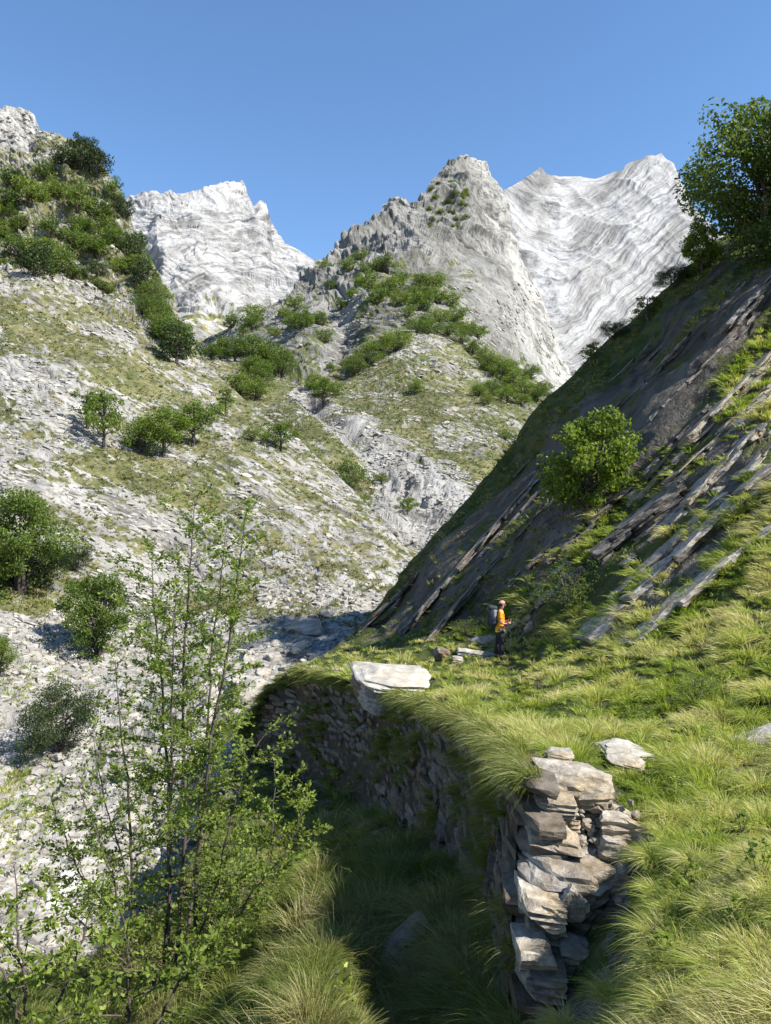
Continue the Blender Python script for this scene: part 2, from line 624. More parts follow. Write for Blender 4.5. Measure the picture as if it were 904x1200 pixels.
# --- central peak with scrub ridges
cen = Patch(
    [(240, 400, 520), (300, 365, 500), (370, 302, 560), (450, 232, 640), (545, 183, 700), (580, 200, 700), (592, 240, 680), (620, 330, 640), (660, 440, 600), (700, 480, 600), (540, 300, 520), (450, 300, 500), (400, 360, 400), (500, 350, 400), (480, 400, 330), (560, 400, 360), (640, 470, 400), (300, 430, 330), (400, 430, 300), (240, 470, 330), (480, 470, 270), (700, 560, 420), (560, 500, 280), (350, 400, 350)],
    [(180, 430), (240, 400), (262, 386), (290, 372), (318, 352), (340, 340), (352, 322), (371, 303), (385, 292), (405, 277), (425, 262), (444, 249), (449, 236), (462, 229), (483, 231), (498, 224), (508, 210), (520, 194), (536, 185), (549, 181), (566, 181), (574, 187), (580, 204), (590, 226), (600, 256), (612, 290), (625, 325), (640, 360), (655, 400), (670, 440), (700, 470), (760, 520)],
    [(180, 520), (760, 600)], 180, 760, int(580 * B), int(390 * B))
pb = cen.base.reshape(-1, 3)
uu, vv = cen.U.ravel(), cen.V.ravel()
bq = axes(pb, (0.8, 0.2, -0.6), (0.6, 0, 0.8), (0, 1, 0), 120, 55)
cliff = smooth(vv - 0.28 * np.abs(uu - 520), 330, 250)
rf = smooth(uu - 0.3 * (vv - 250), 545, 600)
edge = smooth(np.repeat(cen.t[:, None], cen.nu, 1).ravel(), 1.0, 0.93)
d = (15 * ridged(pb / 75, 6, 0.56) * (0.35 + cliff) + 4 * strata(bq, 14, 5, 4)) * (0.4 + 0.6 * edge) + 2.2 * ridged(pb / 12, 4) * (0.5 + cliff)
d += (2.4 * slabs(bq, (26, 9, 26), 5, 1.0, 0.3) + 1.1 * slabs(bq, (9, 3.5, 9), 6, 1.1, 0.4)) * (0.45 + 0.6 * cliff)
# gullies running down the flank
d += -9 * np.exp(-((uu - 400 - 0.15 * (vv - 400)) / 22.0) ** 2) * smooth(vv, 300, 360)
vg = 0.46 + 0.6 * fbm(pb / 38, 5) - 0.75 * cliff - 0.5 * rf + 0.12 * smooth(vv, 380, 450)
vg += 0.3 * blob(uu, vv, [(520, 232, 22, 18, 0, 1), (455, 320, 80, 30, 20, 1)])
vg -= 0.6 * blob(uu, vv, [(395, 380, 16, 60, 12, 1), (600, 330, 40, 80, 20, 1)])
M_cen = terrain_mat('scrub_rock', 1.0, (0.235, 0.23, 0.215), (0.065, 0.065, 0.063), (0.055, 0.075, 0.02), (0.12, 0.12, 0.045), (0.20, 0.175, 0.11), 0.9, 0.4)
cen.finish('central_mountain', d, bq, vg, M_cen, [(30, -30), (200, -350)], pale=smooth(uu - 0.30 * (vv - 250), 548, 600) * 0.85 + 0.25 * smooth(fbm(pb / 50, 4), 0, .3))

# --- mid valley floor and meadow spur
mid = Patch(
    [(200, 400, 230), (300, 440, 210), (340, 455, 200), (400, 440, 215), (480, 400, 240), (560, 410, 260), (640, 470, 230), (400, 500, 150), (500, 500, 160), (600, 500, 175), (350, 560, 110), (450, 560, 118), (530, 560, 125), (620, 570, 140), (480, 620, 88), (420, 640, 78), (470, 665, 66), (560, 680, 75), (400, 700, 58), (700, 560, 190), (300, 640, 70), (700, 700, 90), (420, 470, 185), (345, 480, 165)],
    [(180, 440), (250, 420), (300, 425), (340, 445), (370, 452), (395, 425), (420, 405), (455, 388), (485, 380), (520, 385), (560, 400), (600, 420), (640, 450), (700, 500), (760, 560)],
    [(180, 700), (760, 740)], 180, 760, int(580 * B), int(330 * B))
pb = mid.base.reshape(-1, 3)
uu, vv = mid.U.ravel(), mid.V.ravel()
bq = axes(pb, (0.85, 0.1, -0.5), (0.5, 0, 0.85), (0, 1, 0), 60, 20)
dd = mid.D.ravel()
gul = np.exp(-((uu - np.interp(vv, [440, 480, 520, 560, 600, 680], [352, 372, 420, 470, 500, 470])) / np.interp(vv, [440, 560, 680], [9, 22, 40])) ** 2)
rocky = blob(uu, vv, [(490, 600, 70, 60, -35, 1.0), (470, 560, 30, 60, -40, .7), (640, 520, 60, 16, 15, .4)])
d = (4.2 * fbm(pb / 40, 5) + 1.6 * ridged(pb / 9, 5) * (0.4 + .6 * rocky) + 0.8 * strata(bq, 5, 5, 4) * (0.5 + rocky) + (0.5 * slabs(bq, (7, 2.2, 7), 7, 1.0, 0.3) + 0.28 * slabs(bq, (2.6, .9, 2.6), 8, 1.0, .4)) * (0.55 + 1.1 * rocky)) * (dd / 170) - 3.2 * gul * (dd / 170)
edge = smooth(np.repeat(mid.t[:, None], mid.nu, 1).ravel(), 1.0, 0.93)
d *= (0.3 + 0.7 * edge)
vg = 0.74 + 0.6 * fbm(pb / 14, 5) - 0.6 * rocky - 0.9 * gul * smooth(vv, 480, 440) - 0.35 * gul
vg -= 0.6 * blob(uu, vv, [(365, 465, 30, 8, 20, 1), (480, 410, 60, 12, -12, .5), (390, 500, 22, 8, 30, 1), (590, 395, 60, 12, 25, .6), (420, 500, 25, 10, 10, .8)])
M_mid = terrain_mat('meadow_rock', 0.42, (0.32, 0.312, 0.295), (0.075, 0.075, 0.07), (0.08, 0.094, 0.036), (0.135, 0.132, 0.058), (0.195, 0.172, 0.10), 0.9, 0.45)
mid.finish('valley_meadow', d, bq, vg, M_mid, [(15, -14), (80, -150)])

# --- left slope, stream bed
left = Patch(
    [(-160, 100, 190), (0, 125, 170), (100, 170, 160), (150, 225, 152), (200, 340, 138), (235, 420, 125), (0, 300, 122), (0, 400, 92), (100, 350, 120), (100, 450, 84), (100, 550, 64), (0, 500, 68), (0, 620, 46), (0, 720, 36), (80, 720, 39), (0, 850, 27), (200, 600, 62), (200, 700, 48), (300, 600, 68), (300, 700, 47), (380, 700, 46), (350, 760, 35), (280, 800, 29.5), (0, 1000, 19), (150, 950, 22), (250, 900, 23.5), (200, 450, 104), (300, 520, 92), (400, 620, 72), (340, 510, 104), (470, 665, 64), (560, 670, 66), (560, 760, 42), (450, 740, 38), (-160, 500, 68), (-160, 800, 28), (-160, 1150, 13), (300, 1000, 22), (100, 1150, 15), (300, 1150, 17), (60, 640, 47), (560, 900, 35)],
    [(-160, 95), (-40, 115), (0, 125), (16, 125), (30, 127), (40, 133), (46, 146), (60, 152), (80, 156), (100, 168), (112, 182), (125, 200), (140, 218), (152, 250), (160, 275), (178, 305), (192, 330), (205, 352), (216, 378), (235, 415), (262, 446), (300, 478), (345, 512), (400, 560), (440, 600), (470, 640), (500, 655), (560, 660)],
    [(-160, 1200), (560, 1200)], -160, 560, int(720 * B), int(620 * B), 0.8)
pb = left.base.reshape(-1, 3)
uu, vv = left.U.ravel(), left.V.ravel()
dd = left.D.ravel()
bq = axes(pb, (0.84, 0.15, -0.54), (0.54, 0.0, 0.84), (0.1, 1, 0), 40, 3)
grassz = blob(uu, vv, [(70, 400, 130, 30, 25, 1.0), (200, 480, 90, 30, 45, .8), (190, 560, 100, 24, 18, .9), (280, 470, 50, 22, 50, .7), (30, 700, 75, 26, 4, 1.1), (120, 600, 30, 16, 20, .5), (330, 560, 80, 16, 42, .6), (0, 940, 60, 70, 0, .5), (250, 690, 60, 22, 10, .7), (20, 800, 50, 25, 0, .4), (110, 500, 90, 22, 30, .2)])
crag = smooth(vv - 0.55 * np.clip(uu - 60, 0, 300), 350, 290)
bedz = smooth(vv, 700, 780)                      # stream bed
white = blob(uu, vv, [(60, 1010, 130, 90, 0, 1), (60, 450, 70, 50, 20, .6), (180, 640, 100, 40, 25, .5)])
step = smooth(vv - 0.1 * uu, 716, 726) * (1 - smooth(uu, 60, 130))
sc = (dd / 60) ** 0.8
d = 1.5 * fbm(pb / 16, 5) * sc + 2.6 * ridged(pb / 26, 6) * crag * 1.7 + (0.34 * strata(bq, 3.2, 9, 3, 0.5) + 0.25 * slabs(bq, (11, 1.3, 11), 9, 0.7, 0.35, .15) + 0.10 * slabs(bq, (4, .55, 4), 10, .8, .4, .15) + .035 * slabs(bq, (.9, .28, .9), 11, .8, .4)) * sc * (1.15 - 0.7 * np.clip(grassz, 0, 1)) * (1 - 0.8 * bedz)
rub = 1.0 * slabs(pb, (1.7, 2.2, 1.6), 12, .9, 0.4) + 0.30 * slabs(pb, (.7, .9, .6), 13, .9, 0.5)
d += 0.15 * rub * smooth(vv + 0.25 * uu, 690, 800) + (0.6 * ridged(pb / 3.2, 4) + 1.0 * slabs(pb, (5, 5, 7), 15, 1.2, 0.3) + 0.45 * slabs(pb, (1.9, 1.9, 2.6), 16, 1.2, .4)) * crag
edge = smooth(np.repeat(left.t[:, None], left.nu, 1).ravel(), 1.0, 0.95)
d = d * (0.35 + 0.65 * edge)
vg = 0.42 + 0.7 * fbm(pb / 7, 5) + 0.42 * grassz + 0.25 * crag - 0.35 * bedz - 0.5 * white - 0.9 * blob(uu, vv, [(12, 140, 40, 30, 0, 1)]) + 0.1 * smooth(uu, 250, 400) * smooth(vv, 620, 560)
M_left = terrain_mat('slab_rock', 0.17, (0.33, 0.32, 0.30), (0.065, 0.061, 0.055), (0.08, 0.09, 0.034), (0.14, 0.132, 0.056), (0.19, 0.165, 0.095), 0.9, 0.4)
left.finish('left_hillside', d, bq, vg, M_left, [(12, -12), (60, -120)], pale=0.45 * blob(uu, vv, [(40, 1010, 120, 80, 0, 1), (310, 800, 60, 40, 20, .7), (15, 130, 40, 25, 0, 1), (440, 690, 60, 30, -30, .6), (50, 450, 60, 20, 25, .4)]))

# --- ravine floor below the wall
rav = Patch(
    [(-160, 1165, 9.6), (0, 1155, 9.6), (0, 1200, 8), (0, 1300, 5.5), (200, 1098, 10.8), (200, 1150, 9), (250, 980, 16), (300, 1000, 13.2), (300, 1100, 8.7), (290, 1200, 6.4), (430, 1000, 10.5), (395, 1040, 8.9), (365, 1110, 6.9), (325, 1200, 5.4), (450, 1100, 7.7), (430, 1200, 6.3), (550, 1100, 7.0), (550, 1200, 5.7), (600, 1200, 5.3), (290, 870, 23.2), (330, 905, 21.6), (400, 945, 17), (440, 955, 14.8), (490, 975, 12.3), (540, 1010, 9.8), (590, 1090, 7.2), (612, 1185, 5.7), (660, 1250, 4.7), (500, 1330, 4.7), (-160, 1330, 5), (310, 930, 19)],
    [(-160, 1165), (0, 1155), (100, 1130), (170, 1095), (220, 1040), (250, 970), (280, 875), (300, 858), (340, 915), (400, 925), (490, 950), (540, 980), (590, 1050), (612, 1120), (690, 1200)],
    [(-160, 1400), (690, 1400)], -160, 690, 520, 260)
pb = rav.base.reshape(-1, 3)
uu, vv = rav.U.ravel(), rav.V.ravel()
dd = rav.D.ravel()
d = 0.22 * fbm(pb / 1.6, 5) + 0.05 * ridged(pb / 0.3, 3)
bq = pb.copy()
vg = 0.75 + 0.3 * fbm(pb / 0.8, 4)
M_rav = terrain_mat('turf_soil', 0.03, (0.26, 0.24, 0.21), (0.08, 0.07, 0.06), (0.045, 0.06, 0.018), (0.09, 0.085, 0.035), (0.11, 0.09, 0.055), 0.8, 0.5)
rav.finish('ravine_ground', d, bq, vg, M_rav, [(1.5, -2.0), (6, -9)])

# --- right spur (dark bedding face), strata bank and grass terrace
WALL_TOP = [(286, 866, 22.9), (300, 838, 22.7), (320, 806, 22.5), (350, 786, 22), (390, 790, 20), (430, 800, 18), (470, 815, 15.5), (510, 825, 13.3), (560, 845, 10.7), (600, 872, 8.2), (628, 905, 6.3)]
WALL_BASE = [(286, 885, 22.9), (298, 905, 22.5), (318, 925, 21.8), (345, 952, 20.8), (385, 965, 18.8), (425, 968, 16.6), (455, 975, 14.4), (490, 990, 12), (540, 1025, 9.4), (588, 1100, 7.0), (610, 1200, 5.4)]
spu = Patch(
    [(330, 790, 23), (350, 780, 23.5), (400, 754, 33), (400, 764, 27), (480, 660, 35), (560, 560, 36), (650, 460, 36), (740, 370, 36), (800, 300, 36), (904, 270, 35.5), (1050, 180, 35),
     (480, 742, 27.5), (560, 735, 24.5), (600, 700, 24.2), (640, 655, 24), (700, 605, 24), (740, 575, 24), (780, 520, 24.3), (820, 470, 24.8), (904, 375, 26.5), (1050, 230, 29),
     (560, 650, 29.5), (650, 560, 29.5), (740, 470, 29), (830, 370, 28.7), (904, 320, 28.5),
     (450, 765, 25), (590, 775, 21.8), (520, 778, 21), (640, 740, 21), (700, 750, 17.5), (750, 690, 18), (820, 620, 18.5), (904, 560, 18), (904, 470, 22), (1050, 450, 20),
     (904, 680, 14.5), (820, 740, 14), (740, 790, 13.2), (650, 820, 12.5), (560, 820, 13.5), (500, 800, 17.3), (430, 790, 19.2),
     (610, 860, 9.3), (700, 860, 9.5), (800, 850, 9.6), (904, 820, 9.8), (1050, 800, 10),
     (628, 903, 6.7), (700, 905, 7.3), (800, 920, 7.2), (904, 920, 7.2), (640, 1000, 6.2), (700, 1020, 6.0), (760, 1000, 5.4), (904, 1020, 4.0), (640, 1150, 5.4), (700, 1140, 4.6), (760, 1120, 3.8), (904, 1130, 3.0), (640, 1260, 4.0), (700, 1240, 3.3), (760, 1240, 2.8), (904, 1240, 2.4), (1050, 1240, 2.2), (1050, 1000, 3.7), (1400, 1260, 1.8), (1400, 1000, 3.3), (1400, 800, 8), (1400, 450, 16), (1400, 150, 27), (1400, -30, 34)],
    [(300, 850), (322, 801), (335, 790), (350, 782), (370, 772), (395, 758), (400, 754), (412, 742), (430, 718), (452, 695), (480, 658), (520, 610), (560, 560), (600, 515), (650, 462), (700, 412), (740, 370), (775, 335), (800, 312), (830, 288), (870, 274), (904, 262), (1060, 175), (1420, -30)],
    [(300, 862), (322, 806), (350, 789), (390, 793), (430, 803), (470, 818), (510, 828), (560, 848), (600, 875), (626, 905), (634, 960), (640, 1330), (1060, 1400), (1420, 1500)],
    338, 1420, 1150, 820, knee=(260, [(300, 862), (622, 900), (632, 905), (700, 915), (1060, 960)]))
pb = spu.base.reshape(-1, 3)
uu, vv = spu.U.ravel(), spu.V.ravel()
dd = spu.D.ravel()
bq = axes(pb, (0.71, 0.0, 0.70), (-0.70, 0.1, 0.71), (0, 1, 0), 9, 0.8)
bnd = np.interp(uu, [300, 400, 480, 560, 600, 640, 700, 740, 780, 820, 904, 1060], [800, 765, 745, 735, 700, 655, 605, 575, 520, 470, 375, 230])
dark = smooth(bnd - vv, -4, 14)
low = np.interp(uu, [500, 560, 600, 690, 730, 904, 1060], [740, 745, 755, 752, 762, 610, 500])
bank = (1 - dark) * smooth(low - vv, -10, 14)
flat = (1 - dark) * (1 - bank)
endf = smooth(uu, 622, 640) * smooth(770 - uu, 0, 30) * smooth(vv, 905, 925)
gstrip = gn(np.c_[bq[:, 0] / 12, bq[:, 1] / 1.1, bq[:, 2] / 9]) + 0.5 * gn(np.c_[bq[:, 0] / 3, bq[:, 1] / .5, bq[:, 2] / 3])
d = dark * (0.75 * strata(bq, 3.2, 7, 3, 0.55) + 0.34 * strata(bq + 5, 1.15, 16, 2, .5) + 0.8 * fbm(pb / 7, 5) + 0.5 * ridged(pb / 5, 4) * smooth(gn(pb / 9), -.2, .4) ) + bank * (0.16 * strata(bq, 1.5, 7, 3, 0.5) + 0.10 * slabs(bq, (3.2, .42, 1.4), 19, .5, .3) + .06 * slabs(bq, (.9, .16, .6), 20, .9, .3))
d += flat * (0.20 * fbm(pb / 1.3, 4) + 0.07 * ridged(pb / 0.45, 3)) * np.clip(dd / 10, 0.35, 1)
near_edge = smooth(np.minimum(spu.vb[None] - spu.V, 40).ravel(), 0, 25) * smooth(uu, 385, 420)
near_edge[uu > 640] = 1
d = d * (0.25 + 0.75 * near_edge) - endf * 0.12
vg = dark * (0.42 + 0.6 * gstrip + 0.25 * smooth(bnd - vv, 120, 60) * 0 + 0.5 * smooth(60 - (vv - np.interp(uu, spu.u, spu.vt)), 0, 60)) + bank * (0.60 + 0.5 * gstrip) + flat * 0.95 - endf * 0.6
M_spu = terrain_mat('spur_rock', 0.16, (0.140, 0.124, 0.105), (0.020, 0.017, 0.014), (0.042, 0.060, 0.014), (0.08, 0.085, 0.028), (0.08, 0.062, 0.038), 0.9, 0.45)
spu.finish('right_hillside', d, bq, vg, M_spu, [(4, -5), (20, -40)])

# --- wide ground far below everything, out to the horizon
gz = -60
gv = np.array([(-12000, -3000, gz), (12000, -3000, gz), (12000, 15000, gz), (-12000, 15000, gz)], float)
gme = mesh_from('ground', gv, [0, 1, 2, 3], [4], M_rav)
gro = link(bpy.data.objects.new('ground', gme)); tag(gro, kind='structure')

# ================================================================== stones
_cube_cache = {}


def cube_grid(n):
    if n in _cube_cache:
        return _cube_cache[n]
    bm = bmesh.new()
    bmesh.ops.create_cube(bm, size=2.0)
    bmesh.ops.subdivide_edges(bm, edges=bm.edges[:], cuts=n, use_grid_fill=True)
    bm.verts.ensure_lookup_table()
    v = np.array([x.co[:] for x in bm.verts])
    f = np.array([[x.index for x in p.verts] for p in bm.faces])
    bm.free()
    _cube_cache[n] = (v, f)
    return v, f


def stone_geo(dim, seed, n=4, round_=0.25, cuts=9, rough=0.05, layers=0.0):
    """chiselled irregular block, full size dim"""
    r = np.random.default_rng(seed)
    v, f = cube_grid(n)
    v = v.copy()
    sph = v / np.linalg.norm(v, axis=1)[:, None] * 1.25
    v = v * (1 - round_) + sph * round_
    for k in range(cuts):
        nn = r.normal(size=3); nn /= np.linalg.norm(nn)
        dd = r.uniform(0.72, 1.12) * (np.abs(nn).sum() * 0.72)
        t = v @ nn - dd
        v -= np.clip(t, 0, None)[:, None] * nn
    q = v * np.array(dim) * 0.5
    s = max(dim) * 0.35
    nz = np.stack([gn(q / s + seed * 3.7 + k * 9) for k in range(3)], 1)
    nz2 = np.stack([gn(q / (s * 0.3) + seed * 1.7 + k * 9) for k in range(3)], 1)
    q += (nz * 1.4 + nz2 * 0.6) * rough * min(dim) * 1.2
    if layers:
        q[:, 0:2] *= (1 + layers * np.sin(q[:, 2] / dim[2] * 22 + seed)[:, None] * 0.05)
    return q, f


def rot(rx, ry, rz):
    return np.array(Matrix.Rotation(rz, 3, 'Z') @ Matrix.Rotation(ry, 3, 'Y') @ Matrix.Rotation(rx, 3, 'X'))


class Acc:
    """collects geometry for one mesh"""
    def __init__(s):
        s.v, s.f, s.t, s.a, s.n = [], [], [], [], 0

    def add(s, v, f, var=0.5):
        s.v.append(np.asarray(v)); f = np.asarray(f)
        s.f.append((f + s.n).ravel()); s.t.append(np.full(len(f), f.shape[1]))
        s.a.append(np.full(len(v), var) if np.isscalar(var) else var)
        s.n += len(v)

    def obj(s, name, mat, parent=None, smooth_shade=False, origin=None):
        v = np.concatenate(s.v)
        if origin is not None:
            v = v - np.array(origin)
        me = mesh_from(name, v, np.concatenate(s.f), np.concatenate(s.t), mat, smooth_shade, {'var': np.concatenate(s.a)})
        o = bpy.data.objects.new(name, me)
        if origin is not None:
            o.location = origin
        return link(o, parent)


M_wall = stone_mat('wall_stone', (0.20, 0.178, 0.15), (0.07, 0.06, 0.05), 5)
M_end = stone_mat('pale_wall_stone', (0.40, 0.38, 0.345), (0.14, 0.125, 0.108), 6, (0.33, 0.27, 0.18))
M_boulder = stone_mat('white_boulder', (0.40, 0.388, 0.365), (0.19, 0.18, 0.165), 3, (0.36, 0.34, 0.30))
M_slab = stone_mat('layered_slab', (0.40, 0.38, 0.35), (0.14, 0.13, 0.118), 4, (0.34, 0.30, 0.26))
M_soil = plain_mat('dark_soil', (0.055, 0.043, 0.03), 0.95, 0.1, 6, 0.5)

# ------------------------------------------------------------------ dry-stone retaining wall
wt = np.array([P(*a) for a in WALL_TOP]); wb = np.array([P(*a) for a in WALL_BASE])
seg = np.r_[0, np.cumsum(np.linalg.norm(np.diff(wt, axis=0), axis=1))]
WL = seg[-1]


def wall_pt(s, h):
    a = np.array([np.interp(s, seg, wt[:, k]) for k in range(3)])
    c = np.array([np.interp(s, seg, wb[:, k]) for k in range(3)])
    return c + (a - c) * h


wall = empty('dry_stone_wall', tuple(wall_pt(WL * 0.5, 0)))
tag(wall, 'long curved dry-stone retaining wall in shade below the grassy path, broken open at its near end', 'stone wall')
wo_ = np.array(wall.location)
acc = Acc()
rw = np.random.default_rng(21)
hh = {}
z = -0.10
row = 0
while z < 0.955:
    s_ = -0.2 + rw.uniform(0, .3)
    while s_ < WL - 0.16:
        q = wall_pt(s_, 0.5)
        tall = wall_pt(s_, 1)[2] - wall_pt(s_, 0)[2]
        big = rw.random() < 0.08
        w = rw.uniform(0.2, 0.6) * (1.5 if big else 1) * (1.0 + 0.5 * smooth(s_ / WL, .55, .9))
        h = 0.155 * rw.uniform(0.72, 1.15) * (1.7 if big else 1)
        hf = z + 0.06 * gn(np.array([[s_ / 3, row, 0]]))[0]
        c = wall_pt(s_ + w / 2, min(hf, 1.0))
        tdir = wall_pt(min(s_ + w, WL), min(hf, 1)) - wall_pt(max(s_, 0), min(hf, 1))
        ang = math.atan2(tdir[1], tdir[0])
        bulge = 0.10 * gn(np.array([[s_ / 1.7, hf * 2.5, 3.3]]))[0]
        nrm = np.array([math.sin(ang), -math.cos(ang), 0])
        v, f = stone_geo((w * 0.97, 0.34, h), int(rw.integers(1e6)), 2, 0.15, 7, 0.05)
        R_ = rot(rw.normal(0, .07), rw.normal(0, .07), ang + rw.normal(0, .07))
        c = c + nrm * (-rw.uniform(-0.01, 0.07) + (-bulge))
        if rw.random() > 0.04:
            acc.add(v @ R_.T + c, f, float(rw.random()) * 0.8)
        s_ += w * 1.0
    z += 0.135 / max(0.5, 2.6) * 1.0
    row += 1
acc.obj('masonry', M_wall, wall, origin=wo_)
for o in wall.children:
    o.location = (0, 0, 0)
# earth core behind the stones
acc = Acc()
ns, nh = 90, 14
core = []
for j in range(nh):
    for i in range(ns):
        s_ = WL * i / (ns - 1); h = j / (nh - 1)
        p0 = wall_pt(s_, h * 1.0 - 0.0)
        t_ = wall_pt(min(s_ + .2, WL), h) - wall_pt(max(s_ - .2, 0), h)
        a_ = math.atan2(t_[1], t_[0])
        core.append(p0 + np.array([-math.sin(a_), math.cos(a_), 0]) * (-0.10) + np.array([0, 0, 0.03 if j == nh - 1 else (-0.25 if j == 0 else 0)]))
core = np.array(core)
core += 0.04 * np.stack([gn(core / .4 + k * 7) for k in range(3)], 1)
acc.add(core, quads(nh, ns))
o = acc.obj('earth_core', M_soil, wall, origin=wo_); o.location = (0, 0, 0)
WN = []
for i in range(len(WALL_TOP)):
    pass

# broken near end of the wall: individual blocks facing the camera
# (u0, v0, u1, v1, depth, thick, seed, shade)
END = [
    (632, 908, 716, 942, 6.25, 0.36, 1, 0.9), (634, 934, 676, 950, 6.12, 0.4, 2, 0.7), (676, 928, 716, 948, 6.2, 0.4, 3, 0.6),
    (650, 948, 668, 968, 6.15, .3, 4, .7), (668, 946, 690, 968, 6.25, .3, 5, .4), (688, 950, 712, 968, 6.2, .3, 6, .8),
    (634, 962, 664, 980, 6.0, .35, 7, .5), (664, 966, 684, 982, 6.1, .3, 8, .9), (684, 966, 716, 978, 6.2, .3, 9, .6), (712, 960, 760, 992, 6.0, .4, 10, 1.0),
    (632, 978, 682, 1005, 5.85, .5, 11, .6), (668, 982, 700, 1000, 6.1, .4, 12, .35), (700, 976, 730, 994, 6.05, .3, 13, .8),
    (634, 1003, 668, 1018, 5.9, .3, 14, .4), (655, 1000, 700, 1022, 5.95, .35, 15, .5), (700, 992, 748, 1020, 5.8, .4, 16, .75),
    (632, 1014, 735, 1064, 5.7, .65, 17, .45), (640, 1050, 690, 1066, 5.8, .4, 18, .1),
    (622, 1058, 662, 1084, 5.45, .45, 19, .95), (660, 1046, 690, 1076, 5.5, .12, 20, 1.0), (686, 1064, 730, 1088, 5.7, .3, 21, .2), (662, 1078, 700, 1096, 5.65, .3, 22, .15),
    (626, 1082, 664, 1100, 5.55, .4, 23, .3), (664, 1094, 706, 1112, 5.6, .4, 24, .15), (622, 1098, 676, 1120, 5.5, .4, 25, .2),
    (620, 1118, 650, 1146, 5.2, .3, 26, .85), (648, 1112, 690, 1140, 5.35, .35, 27, .6), (622, 1140, 664, 1168, 5.2, .4, 28, .3), (664, 1136, 704, 1166, 5.3, .4, 29, .2),
    (716, 1018, 750, 1044, 5.7, .35, 31, .4), (724, 1040, 756, 1070, 5.6, .35, 32, .3), (704, 1086, 744, 1112, 5.5, .35, 33, .2), (742, 980, 772, 1002, 5.9, .3, 34, .9),
]
for (u0, v0, u1, v1, dpt, th, sd, sh) in END:
    c = P((u0 + u1) / 2, (v0 + v1) / 2, dpt)
    w = (u1 - u0) / F * dpt * 1.06; h = (v1 - v0) / F * dpt * 1.03
    if u0 < 640 and sd > 1:
        th += 0.25; u0 -= 7
        w = (u1 - u0) / F * dpt * 1.08; c = P((u0 + u1) / 2, (v0 + v1) / 2, dpt)
    v, f = stone_geo((w, th, h * 1.05), sd * 17 + 5, 7, 0.03, 8, 0.055, 1.0)
    r_ = np.random.default_rng(sd)
    v = v @ rot(r_.normal(0, .05), (0.62 if sd == 20 else r_.normal(0.06, .05)), r_.normal(-0.12, .08)).T
    acc = Acc(); acc.add(v, f, sh)
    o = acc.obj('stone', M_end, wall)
    o.location = tuple(c + np.array([0, th * 0.35, 0]) - wo_)
# small rubble and earth packed into the broken end
acc = Acc()
for k in range(230):
    u = rw.uniform(636, 752); v_ = rw.uniform(940, 1120)
    if v_ > 1000 and u > 735: continue
    sz = rw.uniform(0.02, 0.07)
    v, f = stone_geo((sz * 1.5, sz, sz * .8), int(rw.integers(1e6)), 1, 0.1, 5, 0.06)
    dpt = 6.35 - (v_ - 905) / 260 * 0.85 + rw.uniform(-.12, .0)
    acc.add(v @ rot(*rw.uniform(-1, 1, 3)).T + P(u, v_, dpt), f, float(rw.random()))
o = acc.obj('rubble_fill', M_end, wall, origin=wo_); o.location = (0, 0, 0)


# ------------------------------------------------------------------ boulders and slabs
def boulder(name, label, cat, u, v, dpt, dim, seed, mat, ang=(0, 0, 0), n=10, cuts=12, var=0.7, group=None, sink=0.0, rnd=.12, rough=.05):
    vv_, f = stone_geo(dim, seed, n, rnd, cuts, rough, 0.6)
    vv_ = vv_ @ rot(*ang).T
    acc = Acc(); acc.add(vv_, f, var)
    o = acc.obj(name, mat)
    o.location = tuple(P(u, v, dpt) - np.array([0, 0, sink]))
    tag(o, label, cat, group)
    return o


boulder('boulder', 'big flat-topped white boulder capping the edge of the stone wall', 'boulder', 459, 791, 16.3, (1.58, 1.7, 0.30), 11, M_boulder, (0.10, 0.10, 0.2), 12, 8, 0.95)
boulder('wall_block', 'tall pale grey block carrying the big white boulder at the wall edge', 'stone block', 464, 814, 16.1, (1.38, 1.1, 0.60), 15, M_end, (0.0, 0.05, 0.3), 9, 10, 0.5)
boulder('boulder', 'leaning dark grey slab wedged against the left side of the white boulder', 'rock slab', 427, 806, 16.6, (0.45, 0.9, 0.8), 16, M_wall, (0.0, -0.35, 0.4), 8, 10, 0.7)
boulder('boulder', 'low pale slab lying in the grass just left of the hiker', 'rock slab', 558, 768, 22.6, (1.15, .7, .28), 25, M_boulder, (0, .12, -.1), 8, 8, .8)
boulder('boulder', 'rounded grey-pink boulder right behind the hiker', 'boulder', 571, 757, 24.0, (1.0, .8, .75), 26, M_slab, (0, -.3, .2), 8, 10, 1.0)
boulder('boulder', 'small dark rock in the grass between the white boulder and the hiker', 'rock', 517, 768, 21.8, (.5, .5, .42), 27, M_wall, (0, .2, .2), 7, 10, .9)
boulder('boulder', 'tiny pale stone at the path edge right of the white boulder', 'rock', 535, 772, 21.0, (.35, .3, .2), 28, M_boulder, (0, .2, .2), 6, 10, .5)
boulder('flat_stone', 'flat white stone in the grass above the broken wall end', 'stone', 731, 879, 8.2, (.50, .45, .10), 31, M_boulder, (0.15, .1, .3), 9, 10, .9)
boulder('flat_stone', 'second flat pale stone partly under grass, just below the upper one', 'stone', 735, 893, 7.7, (.42, .3, .09), 32, M_end, (0.1, .2, -.2), 9, 10, .9)
boulder('flat_stone', 'small pale stone at the top left corner of the broken wall end', 'stone', 655, 884, 7.1, (.26, .22, .08), 33, M_end, (0, .1, 0), 6, 9, .8)
boulder('boulder', 'grey boulder in the bank at the right edge of the grass', 'rock', 893, 872, 8.7, (.55, .4, .25), 34, M_slab, (0, -.3, 0), 8, 9, 1)
boulder('boulder', 'sunlit grey boulder half sunk in the ravine grass', 'boulder', 358, 1124, 8.4, (.62, .5, .42), 41, M_end, (0, .25, .3), 10, 12, .8, sink=.06)
